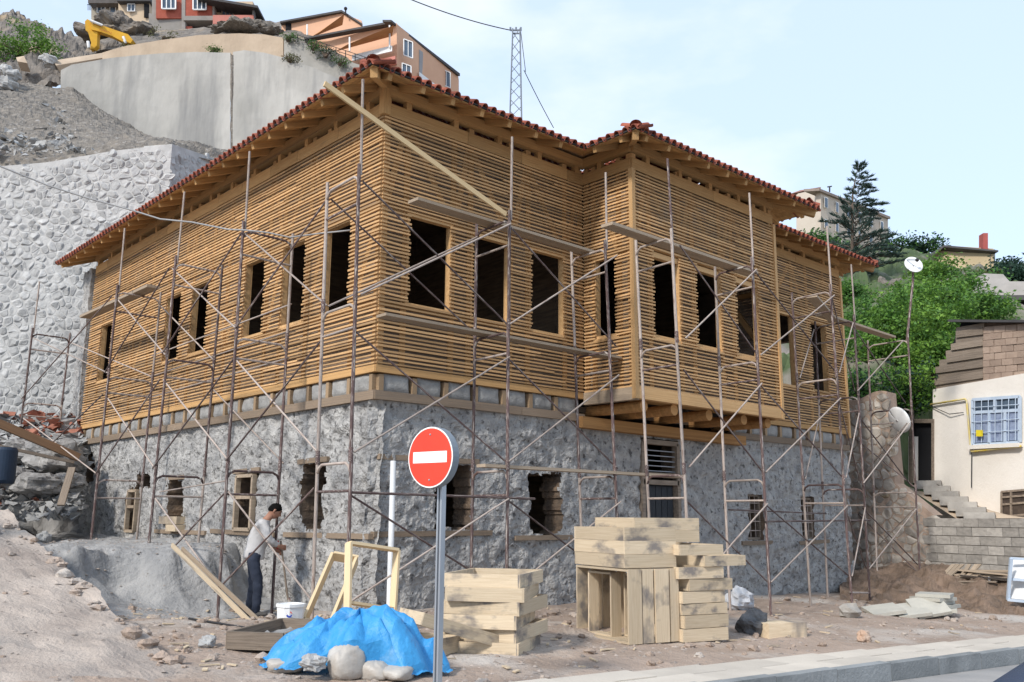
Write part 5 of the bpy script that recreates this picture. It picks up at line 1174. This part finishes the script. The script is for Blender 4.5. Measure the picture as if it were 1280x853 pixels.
plank(at(-5,528,22), at(98,572,22.6), .12, .17, 'brown timber rail across the rubble heap left of the house', m_brownt, 'timber_rail', 'timber')
plank(at(-5,557,21.6), at(92,578,22), .1, .06, 'thin weathered plank below the brown rail on the rubble', m_old, 'plank', 'plank')
plank(at(76,632,20.5), at(90,585,21), .14, .05, 'short weathered plank leaning by the pier at the far left', m_old, 'plank', 'plank')
b = MB(); bc = at(2, 582, 21); b.tube([bc-V(0,0,.36), bc-V(0,0,.3), bc+V(0,0,.3), bc+V(0,0,.36)], [.24,.27,.27,.24], 32); tag(b.build('plastic_barrel', M('blue_barrel', (.03,.05,.085), (.022,.038,.065), 2, rough=.6)), 'dark blue plastic barrel cut by the left picture edge', 'barrel')
# ------------------------------------------------------------------ right background
# rubble stone wall, block wall, steps, white house
rbw = thing('rubble_wall', at(1120, 740, 26), 'old brown rubble stone wall behind the scaffold at the right', 'wall')
A, B = at(1060, 700, 26.5), at(1172, 700, 25.6); A.z = B.z = 0; Dd = (B-A).normalized(); Nn_ = V(Dd.y, -Dd.x, 0); Lw = (B-A).length
def rtop(u): t = u/Lw; return at(1060+112*t, (494+6*math.sin(t*9) if t < .60 else 604+40*(t-.60)/.40), 26.5-.9*t).z
b = MB(); pts = [A+Dd*Lw*i/48 for i in range(49)]
b.add([p+V(0,0,-.6) for p in pts]+[p+V(0,0,rtop(Lw*i/48)) for i, p in enumerate(pts)], [(i, i+1, 50+i, 49+i) for i in range(48)]); b.add([p+V(0,0,rtop(Lw*i/48)) for i, p in enumerate(pts)]+[p-Nn_*.6+V(0,0,rtop(Lw*i/48)) for i, p in enumerate(pts)], [(i, i+1, 50+i, 49+i) for i in range(48)])
b.build('wall_core', m_adobe, rbw)
for k, (vs, fs, c) in enumerate(voronoi_stones(A, Dd, Nn_, 0, Lw, -.4, 7, .27, rtop, 8, .99)): MB().add(vs, fs).build('stone', m_rub, rbw, smooth=False)
bw = thing('block_wall', at(1225, 705, 25.2), 'low wall of grey concrete blocks below the white house', 'wall')
A2, B2 = at(1168, 700, 25.7), at(1310, 700, 24.0); A2.z = B2.z = 0; D2 = (B2-A2).normalized(); N2 = V(D2.y, -D2.x, 0); z0, z1 = at(1225, 716, 25.1).z, at(1225, 648, 25.1).z; nr_ = 6; hh = (z1-z0)/nr_
b = MB(); b.prism([A2+V(0,0,z0-1), B2+V(0,0,z0-1), B2+V(0,0,z1-.02), A2+V(0,0,z1-.02)], -N2*.4); b.build('wall_core', m_mortar if False else m_earth, bw)
L2 = (B2-A2).length; bl = .40; blk = MB().box((-.5,-.5,-.5), (.5,.5,.5)).mesh('block', m_blockw)
for r in range(nr_):
    u = -(.2 if r % 2 else 0)
    while u < L2:
        c = A2+D2*(u+bl/2)+N2*(.05+random.uniform(-.012,.012))+V(0,0,z0+hh*(r+.5))
        inst('block', blk, Matrix.Translation(c) @ Matrix.Rotation(math.atan2(D2.y, D2.x), 4, 'Z') @ Matrix.Diagonal((bl-.012, .16, hh-.014, 1)), bw); u += bl
# white house
wh = thing('white_house', at(1220, 640, 29), 'whitewashed house with a barred blue window at the right edge', 'house')
K0, K1 = at(1166, 600, 29.5), at(1330, 600, 26.5); K0.z = K1.z = 0; DW = (K1-K0).normalized(); NW = V(DW.y, -DW.x, 0)
def wp(px, py, off=0):
    "point on the white facade plane"
    r = _F+_R*((px-640)/FPX)-_U*((py-426.5)/FPX); t = (K0-CAM).dot(NW)/r.dot(NW); return CAM+r*t+NW*off
b = MB(); b.prism([wp(1166,700), wp(1340,700), wp(1340,455), wp(1280,467), wp(1166,487)], -NW*.4); b.build('wall', m_white, wh)
def wrect(x0, y0, x1, y1, off, dep, name, mat, parent, sk=0): return MB().prism([wp(x0,y1,off), wp(x1,y1+sk,off), wp(x1,y0+sk,off), wp(x0,y0,off)], NW*dep).build(name, mat, parent)
wi = wrect(1218,500,1277,557,.01,.03,'window',m_glass,wh,-4)
m_bluef = M('pale_blue_frame', (.50,.58,.68), (.42,.50,.60), 4, rough=.6); m_lace = M('lace_curtain', (.30,.36,.48), (.17,.21,.32), 9, rough=.9, detail=8)
f = MB()
for p, q in (((1218,557),(1277,553)), ((1218,500),(1277,496)), ((1218,557),(1218,500)), ((1277,553),(1277,496)), ((1218,516),(1277,513)), ((1246,500),(1246,515)), ((1239,516),(1239,555)), ((1259,514),(1259,553))): f.bar(wp(*p, .06), wp(*q, .06), .08, .05, up=NW)
f.build('frame', m_bluef, wi); wrect(1219,517,1276,554,.042,.008,'curtain',m_lace,wi,-4)
for i in range(7): px = 1222+8.5*i; pole('bar', wp(px, 554-i*.5, .10), wp(px, 500-i*.5, .10), .012, m_bluef, wi, 6)
for yy in (510, 528, 542): pole('bar', wp(1218, yy, .10), wp(1277, yy-4, .10), .012, m_bluef, wi, 6)
wrect(1226,538,1233,546,.12,.05,'yellow_tag',M('yellow_tag', (.75,.60,.03)),wi); wrect(1215,557,1279,562,.0,.16,'sill',m_white,wi,-3)
lw = wrect(1254,615,1290,646,.01,.03,'window',M('brown_glass', (.10,.075,.06), (.05,.04,.035), 6, rough=.3),wh,-2); f = MB()
for p, q in (((1254,646),(1290,643)), ((1254,615),(1290,612)), ((1254,646),(1254,615)), ((1254,622),(1290,619)), ((1254,631),(1290,628)), ((1266,646),(1266,615))): f.bar(wp(*p, .05), wp(*q, .05), .05, .05, up=NW)
f.build('frame', m_old, lw)
b = MB(); b.tube([wp(1166,506,.08), wp(1209,499,.08), wp(1211,501,.08), wp(1213,524,.08), wp(1216,560,.08), wp(1218,565,.1), wp(1280,558,.1)], .028, 8); b.build('gas_pipe', M('yellow_pipe', (.62,.44,.04), (.5,.45,.3), 3), wh, smooth=True)
b = MB(); b.tube([wp(1217,500,.05), wp(1216,610,.05)], .012, 6); b.tube([wp(1166,508,.06), wp(1190,518,.1), wp(1206,516,.05)], .012, 6); b.build('wiring', m_felt, wh)
# doorway left of it with jambs
dw = thing('doorway', wp(1156, 602), 'dark open doorway with a grey timber jamb beside the white house', 'doorway')
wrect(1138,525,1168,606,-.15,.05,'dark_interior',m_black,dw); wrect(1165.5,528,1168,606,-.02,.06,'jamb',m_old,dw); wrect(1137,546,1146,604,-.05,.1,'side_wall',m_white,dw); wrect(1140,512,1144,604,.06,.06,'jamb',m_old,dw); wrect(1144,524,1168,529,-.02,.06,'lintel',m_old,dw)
# weathered boards and adobe gable above
gb = thing('board_gable', wp(1195, 480), 'gable of weathered grey boards above the white house, half hidden by leaves', 'wall')
for i in range(11):
    y = 410+7.2*i; x0 = 1196-3.4*i+random.uniform(-5,5); yr = 408+6.6*i
    beam('board', wp(x0, y+2+random.uniform(-2,2), -.1+.05*(i % 2)), wp(1227, yr+random.uniform(-1.5,1.5), -.1+.05*(i % 2)), .19, .03, m_grayb if 'm_grayb' in globals() else m_old, gb, up=NW)
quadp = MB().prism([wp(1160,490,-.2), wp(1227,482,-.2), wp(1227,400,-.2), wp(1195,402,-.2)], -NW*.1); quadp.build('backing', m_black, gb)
ag = thing('adobe_wall', wp(1255, 475), 'brown adobe block wall standing on the white house', 'wall'); MB().prism([wp(1226,485,-.12), wp(1340,468,-.12), wp(1340,395,-.12), wp(1226,404,-.12)], -NW*.3).build('wall_core', m_earth, ag)
for r in range(9):
    y = 409+8.4*r; x = 1226.0-(5 if r % 2 else 0)
    while x < 1300:
        x1 = x+14.5; xa = max(1226.5, x); sk = -.14
        if y+(xa-1226)*sk+8 < 484 + (xa-1226)*-.15 and x1-xa > 2: MB().prism([wp(xa+.4, y+7.9+(xa-1226)*sk*.6, -.10), wp(x1-.4, y+7.9+(x1-1226)*sk*.6, -.10), wp(x1-.4, y+(x1-1226)*sk*.6, -.10), wp(xa+.4, y+(xa-1226)*sk*.6, -.10)], NW*random.uniform(.03,.06)).build('block', m_adobe, ag)
        x = x1
MB().prism([wp(1190,403,.15), wp(1340,404,.15), wp(1340,401,.15), wp(1190,400,.15)], -NW*2).build('roof_edge', m_roofd, ag)
# steps
stp = thing('stone_steps', at(1190, 640, 27), 'flight of worn stone steps rising to the dark doorway', 'steps')
for i in range(7):
    t = i/6; x0, x1 = 1140+4+i*10.0, 1176+i*11.2; y = 601+6.6*i
    d0 = 28.8-.42*i
    b = MB(); p = [at(x0,y,d0), at(x1,y+1,d0-.1), at(x1+1,y,d0+.45), at(x0+1,y-1,d0+.5)]; b.prism([V(q.x,q.y,p[0].z) for q in p], V(0,0,-.24)); b.build('step', m_blockw, stp)
MB().grid(lambda u, v: at(1128+70*u+40*v, 606+44*u+14*v, 29.2-2.6*u-.6*v), 20, 6).build('stair_ramp', m_white if False else m_tan, stp)
MB().grid(lambda u, v: at(1170+70*u+60*v*(1), 604+44*u*(1-v)+v*44, 28.7-2.2*u), 16, 6).build('stair_cheek', m_tan, stp)
# dirt bank in front
eb = MB(); c0 = at(1190, 745, 22.5)
def ebf(u, v):
    px = 1050+280*u; d_ = 19.5+7.5*v; p = at(px, 740, d_); h = .75*sm(.15,.75,v)*(.5+.5*sm(.05,.35,u))*(1-.25*sm(.75,1,u))
    return V(p.x, p.y, gz(p.x, p.y)*0-.34+.18*sm(.6,0,u)+h*.95+(.28*fbm(V(p.x*.8, p.y*.8, 1), 5)+.12*fbm(V(p.x*3, p.y*3, 1), 5))*sm(0,.25,v))
eb.grid(ebf, 110, 50); tag(eb.build('earth_bank', m_earth), kind='structure')
# board pile
bpz = thing('board_pile', at(1205, 725, 24), 'untidy pile of old boards on the dirt before the block wall', 'board pile'); rnp = random.Random(3)
for i in range(22):
    x0 = rnp.uniform(1150,1205); y0 = rnp.uniform(712,728); x1 = x0+rnp.uniform(45,75); d_ = rnp.uniform(23.3,24.6)
    beam('board', at(x0, y0, d_), at(min(x1,1272), y0+rnp.uniform(-1,9), d_-.25), rnp.uniform(.1,.18), .03, rnp.choice((m_old, m_plank, m_rub2 if 'm_rub2' in globals() else m_old)), bpz)
for i in range(6):
    x0 = rnp.uniform(1165,1215); beam('board', at(x0, 724, 23.6), at(x0+rnp.uniform(10,28), 706, 24.2), .09, .03, m_plank, bpz)
for x in (1187, 1220, 1234): beam('trestle_leg', at(x, 735, 23.4), at(x+3, 722, 23.4), .08, .05, m_wpaint, bpz)
# white sheet metal door leaning at the edge
md_ = thing('metal_door', at(1276, 750, 22), 'white sheet metal door panel standing at the right edge', 'door panel')
for i, (y0, y1) in enumerate(((699,722), (725,748))): MB().prism([at(1262.5,y1,22), at(1300,y1+4,21.6), at(1300,y0+3,21.9), at(1266,y0,22.3)], V(.5,.5,0)*.04).build('panel', m_bluew if 'm_bluew' in globals() else m_wpaint, md_)
f = MB(); 
for p, q in (((1260,750),(1264,698)), ((1264,698),(1302,701)), ((1262,724),(1302,727)), ((1260,750),(1302,754))): f.bar(at(*p, 21.95), at(*q, 21.7), .06, .05)
f.build('frame', m_bluef, md_)
# dishes
def dish(name, c, nrm, r, label, arm):
    th = thing(name, c, label, 'satellite dish'); n = Vector(nrm).normalized(); a = n.orthogonal().normalized(); b2 = n.cross(a); b = MB()
    b.grid(lambda u, v: c+(a*math.cos(6.2832*u)+b2*math.sin(6.2832*u))*r*v-n*(.22*r*(1-v*v)), 28, 6); o = b.build('reflector', m_wpaint, th, smooth=True); sm_ = o.modifiers.new('t', 'SOLIDIFY'); sm_.thickness = .015
    pole('feed_arm', c-b2*r*.9, c+n*r*.9, .015, m_metal, th); b = MB(); b.ball(c+n*r*.9, .05, 8, 6); b.build('feed_horn', m_felt, th, smooth=True); pole('mount', c-n*.2*r, c+Vector(arm), .03, m_rust, th); return th
c = on(1142, 331, 1, -1.45); dish('satellite_dish', c, (-.60,-.70,.30), .24, 'round white satellite dish on a tall pole before the green hillside', (.1,.1,-.45)); o = pole('antenna_pole', c+V(.1,.1,-.45), V(14.98, -1.40, 6.0), .03, m_rust); tag(o, 'thin rusty pole on the scaffold carrying the round dish', 'pole')
c = at(1124, 525, 24.5); dish('satellite_dish', c, (.86,-.35,.35), .34, 'white oval-looking satellite dish beside the dark doorway', (.5,.4,.05)); 
# hillside on the right
m_hillg = M('overgrown_slope', (.10,.13,.055), (.05,.075,.03), .35, bump=1, bscale=4, c3=(.22,.19,.17), s3=.25, t3=(.5,.62), detail=10)
rows_surface('hillside', [[(960,700,28.5),(1060,690,28.8),(1110,690,29.0),(1160,680,31),(1240,660,34),(1340,650,34)], [(960,520,30),(1060,505,29.5),(1110,505,29.5),(1160,500,31),(1240,480,34),(1340,470,34)], [(960,440,36),(1060,430,36),(1110,425,36),(1160,420,37),(1240,395,39),(1340,390,40)],
   [(960,350,50),(1060,355,48),(1110,360,47),(1160,350,48),(1240,348,52),(1340,350,52)], [(960,300,72),(1020,300,72),(1090,318,66),(1150,322,62),(1210,330,62),(1340,340,62)], [(960,300,130),(1060,320,130),(1110,330,120),(1160,340,110),(1240,350,110),(1340,360,110)]], m_hillg, 90, 80, .9, .3)
gh = [(1105,445,33.5,1.5,1.7,6500,m_leaf1,m_leaf2,'bright green tree rising behind the scaffold, right of the house'), (1160,415,33,1.7,1.6,8500,m_leaf1,m_leaf2,'large fresh green tree in the middle of the hillside'), (1212,392,36,1.2,.9,4000,m_leaf2,m_leaf1,'leafy bush right of the large hillside tree'), (1078,415,38,1.4,1.7,5000,m_leaf2,m_leaf1,'soft green bush touching the right roof eave'),
      (1190,440,31.5,1.2,1.0,6500,m_leaf1,m_leaf2,'green creeper tree hanging over the weathered boards'), (1085,490,30.2,1.4,1.0,4200,m_leaf2,m_leaf3,'shaded green bush behind the scaffold tower'), (1135,485,30.2,1.3,.9,4200,m_leaf1,m_leaf3,'green bush behind the lower satellite dish'), (1168,345,47,1.5,.9,3200,m_leaf1,m_leaf2,'round tree on the hillside left of the yellow house'),
      (1215,358,46,1.6,.6,2600,m_leaf2,m_leaf4,'loose bush below the yellow house with the red chimney'), (1138,312,62,1.7,.9,2600,m_leaf3,m_leaf2,'dark tree on the skyline right of the cedar'), (1268,338,50,1.3,1.0,3200,m_leaf3,m_leaf3,'dark green tree at the right edge of the skyline'), (1025,305,64,2.0,1.0,2600,m_leaf2,m_leaf3,'green tree between the bay roof and the cedar'), (1128,370,42,1.1,.9,2600,m_leaf1,m_leaf2,'low green bush on the rocky slope below the cedar'), (1230,415,38,1.4,.5,2200,m_leaf2,m_leaf4,'low bush before the dark shed'), (1075,370,44,1.6,1.1,3200,m_leaf2,m_leaf1,'mid green tree just past the tip of the right eave'), (1185,370,40,1.5,.9,4200,m_leaf1,m_leaf2,'pale green tree in front of the yellow house'), (1130,400,37,1.3,1.2,4200,m_leaf1,m_leaf2,'bright bush behind the tall thin dish pole'), (1060,455,33,1.2,1.2,3200,m_leaf1,m_leaf2,'bright leaves showing between the wall end and the scaffold')]
for k, (px, py, d_, r, h, n, ma, mb_, lb) in enumerate(gh):
    c = at(px, py, d_); rn = random.Random(k+50); lobes = [((rn.uniform(-.6,.6)*r, rn.uniform(-.6,.6)*r, rn.uniform(-.6,.5)*h), (r*rn.uniform(.45,.75), r*rn.uniform(.45,.75), h*rn.uniform(.35,.6))) for _ in range(5)]
    tree('tree' if 'tree' in lb.split(',')[0] else 'bush', c, lobes, int(n*1.25), .125*(d_/33)**.8, [ma, mb_], lb, 'tree' if 'tree' in lb.split(',')[0] else 'bush', trunk=c-V(0,0,h*1.3), seed=70+k, group='greenery on the right hillside')
# rock patches showing through
heap(1095, 1150, 395, 345, 47, m_rock, 'bare grey rock face on the slope below the cedar', 8); heap(1120, 1150, 480, 425, 38, m_rock, 'dark bare rock between the green trees', 9)
# cedar
ce = thing('cedar_tree', at(1068, 350, 50), 'dark cedar with ragged leaning top on the skyline', 'tree'); zt2 = at(1068, 206, 50).z; cb_ = at(1066, 350, 50); ctop = at(1073, 206, 50); rn = random.Random(5); lv = MB(); tk = MB()
tk.tube([cb_, cb_.lerp(ctop, .5)+V(-.2,.1,0), at(1066,240,50), ctop], [.12,.08,.04,.012], 8)
for i in range(84):
    t = (i+rn.random())/84; t = t**.85; p = cb_.lerp(ctop, t); Lb = (2.7*(1-t)**.62*rn.uniform(.6,1.15) if t < .62 else 1.1*(1-t)**.35*rn.uniform(.5,1.3))+.12; an = rn.uniform(0, 6.283); d = V(math.cos(an), math.sin(an), rn.uniform(.10,.5)); d += V(_R.x,_R.y,0)*(.3+.5*t)
    d.normalize(); e = p+d*Lb-V(0,0,.10*Lb); mid = p.lerp(e, .5)+V(0,0,.08*Lb); tk.tube([p, mid, e], [.04*(1-t)+.012,.022*(1-t)+.008,.005], 5)
    for s_ in range(int(16+62*Lb)):
        u = rn.random()**.6; q = p.lerp(mid, u*2) if u < .5 else mid.lerp(e, u*2-1); w = d.cross(V(0,0,1)).normalized()*rn.uniform(-1,1)*.30*Lb*(1.05-u)*.8; q = q+w+V(0,0,rn.gauss(0,.025))
        a = (d*.8+w*.6+V(rn.gauss(0,.3), rn.gauss(0,.3), rn.gauss(.1,.22))).normalized(); sd = a.cross(V(rn.gauss(0,1), rn.gauss(0,1), 1)).normalized()*.022; l = rn.uniform(.14,.30)
        lv.add([q-sd, q+a*l*.6-sd, q+a*l, q+sd], [(0,1,2,3)])
tk.build('trunk', m_bark, ce); lv.build('crown', leafmat('cedar_needles', (.085,.13,.105), (.045,.075,.062)), ce)
# distant buildings
ab = thing('apartment_block', at(1050, 310, 95), 'pale flat-fronted apartment block on the skyline behind the cedar', 'building')
m_pale = M('pale_render', (.52,.45,.37), (.47,.40,.33), .4); KA, KB, KC = (1000,238,97), (1026,236,93), (1112,271,106)
MB().prism([at(998,330,97), at(1026,330,93), at(1026,236,93), at(998,242,97)], V(.5,.8,0)*.5).build('side_wall', M('pale_side', (.62,.54,.44), (.57,.49,.40), .4), ab)
def fc_(t, y): # facade from KB to KC
    a = at(1026, 0, 93); return None
b = MB(); b.prism([at(1026,330,93), at(1110,330,106), at(1110,272,106), at(1026,237,93)], V(-.5,.8,0)*.5); b.build('front_wall', m_pale, ab)
b = MB(); b.prism([at(1024,238.5,92.2), at(1113,274,106), at(1113,271,106), at(1024,235.5,92.2)], V(-.6,.8,0)*1.5); b.build('eave', M('eave_brown', (.30,.24,.20), rough=.8), ab)
for row, (ya, yb, h_) in enumerate(((244,280,13), (272,300,11))):
    for i in range(6):
        t = (i+.35)/6; px = 1026+84*t; y = ya+(yb-ya)*t; d_ = 93+13*t-.5; w = 3.6 if i % 2 else 4.2
        if row == 1 and i > 4: continue
        fr2 = MB().prism([at(px,y+h_,d_), at(px+w,y+h_+1.6,d_+.4), at(px+w,y+1.6,d_+.4), at(px,y,d_)], V(.3,.4,0)*.2).build('window', m_wpaint, ab)
        MB().prism([at(px+.5,y+h_-.8,d_-.06), at(px+w-.5,y+h_+.6,d_+.3), at(px+w-.5,y+2.2,d_+.3), at(px+.5,y+.8,d_-.06)], V(.3,.4,0)*.1).build('pane', m_glass, fr2)
b = MB(); b.prism([at(986,243,99), at(1000,238,98), at(1026,234,93), at(1026,237,93), at(1000,243,98), at(986,246,99)], V(.5,.8,0)*2); b.build('roof', M('brown_roof', (.30,.16,.12), (.24,.13,.10), 2), ab)
b = MB(); b.tube([at(1037,240,94), at(1037,233,94)], .08, 6); b.bar(at(1034,234,94), at(1040,233,94), .1, .1); b.build('antenna', m_felt, ab)
yh = thing('yellow_house', at(1205, 350, 58), 'yellowish gabled house with a red chimney on the right skyline', 'house')
quad('wall', [at(1150,350,58), at(1242,352,57), at(1242,311,57), at(1180,307,58), at(1158,325,58)], M('yellow_render', (.48,.38,.24), (.40,.32,.20), .6), yh, 3); quad('roof', [at(1152,331,57.6), at(1180,309,57.4), at(1248,315,56.6), at(1248,313,56.6), at(1180,306.5,57.4), at(1150,330,57.6)], m_roofd, yh, 3.4); quad('chimney', pw(1229,291.5,1235,313,57,57), M('red_chimney', (.34,.085,.075), (.28,.07,.06), 2), yh, .5)
quad('side_wall', pw(1238,312,1244,345,57,57.6), m_conc2, yh, .3)
# concrete deck with dark shed under it
sh_ = thing('concrete_shed', at(1260, 400, 40), 'dark open shed under a concrete slab at the right edge', 'shed')
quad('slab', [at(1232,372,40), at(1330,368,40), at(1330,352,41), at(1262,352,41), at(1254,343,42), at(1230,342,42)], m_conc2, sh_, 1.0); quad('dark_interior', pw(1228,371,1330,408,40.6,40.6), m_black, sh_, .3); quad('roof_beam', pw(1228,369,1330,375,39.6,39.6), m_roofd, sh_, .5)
for i in range(5): beam('stored_plank', at(1234+3*i, 388+4*i, 39.7), at(1275, 380+6*i, 39.6), .10, .06, m_old, sh_)
# parked car, its bonnet corner just in frame
cr = thing('parked_car', (-.2, -10.1, .02), 'dark blue parked car cut by the lower right corner', 'car'); m_car = M('car_paint', (.045,.085,.16), (.04,.075,.145), 2, rough=.25, spec=.6)
CX, CY, CZ = -2.85, -9.92, .0; ca = -.08
def CP(x, y, z): return V(CX+x*math.cos(ca)-y*math.sin(ca), CY+x*math.sin(ca)+y*math.cos(ca), CZ-.03*x+z)
sec = [(0,.62,.30,.60),(.12,.74,.24,.70),(.6,.82,.22,.80),(1.15,.84,.22,.90),(1.9,.84,.22,.93),(3.2,.84,.22,.94),(3.8,.80,.24,.92),(4.1,.70,.3,.8)]
b = MB(); vs = []
for x, hw, z0, z1 in sec:
    for y, z in ((-hw,z0),(-hw,z1-.22),(-hw*.94,z1-.05),(-hw*.6,z1),(0,z1+.025),(hw*.6,z1),(hw*.94,z1-.05),(hw,z1-.22),(hw,z0)): vs.append(CP(x,y,z))
n_ = 9; b.add(vs, [(i*n_+j, i*n_+j+1, (i+1)*n_+j+1, (i+1)*n_+j) for i in range(len(sec)-1) for j in range(n_-1)]+[tuple(range(n_)), tuple(range((len(sec)-1)*n_+n_-1, (len(sec)-1)*n_-1, -1))]); b.build('body', m_car, cr, smooth=True)
b = MB(); vs = []
for x, hw, z in ((1.05,.74,.90),(1.75,.62,1.34),(2.9,.60,1.38),(3.7,.70,.92)): vs += [CP(x,-hw,z), CP(x,-hw*.6,z+.03), CP(x,hw*.6,z+.03), CP(x,hw,z)]
b.add(vs, [(i*4+j, i*4+j+1, (i+1)*4+j+1, (i+1)*4+j) for i in range(3) for j in range(3)]+[(0,4,8,12), (15,11,7,3)]); b.build('windscreen', M('car_glass', (.02,.025,.03), rough=.08, spec=.7), cr)
for x in (.8, 3.3):
    for y in (-.78, .78):
        w = MB(); c = CP(x,y,.31); ay = (CP(x,1,0)-CP(x,0,0)); w.tube([c-ay*.09, c-ay*.08, c+ay*.08, c+ay*.09], [.27,.31,.31,.27], 20); o = w.build('wheel', m_felt, cr, smooth=False); w = MB(); w.tube([c-ay*.1, c+ay*.1], .18, 16); w.build('rim', m_metal, o)
for y in (-.55, .55): b = MB(); b.ball(CP(.1,y,.58), (.10,.16,.08), 10, 8); b.build('headlight', m_swhite, cr, smooth=True)
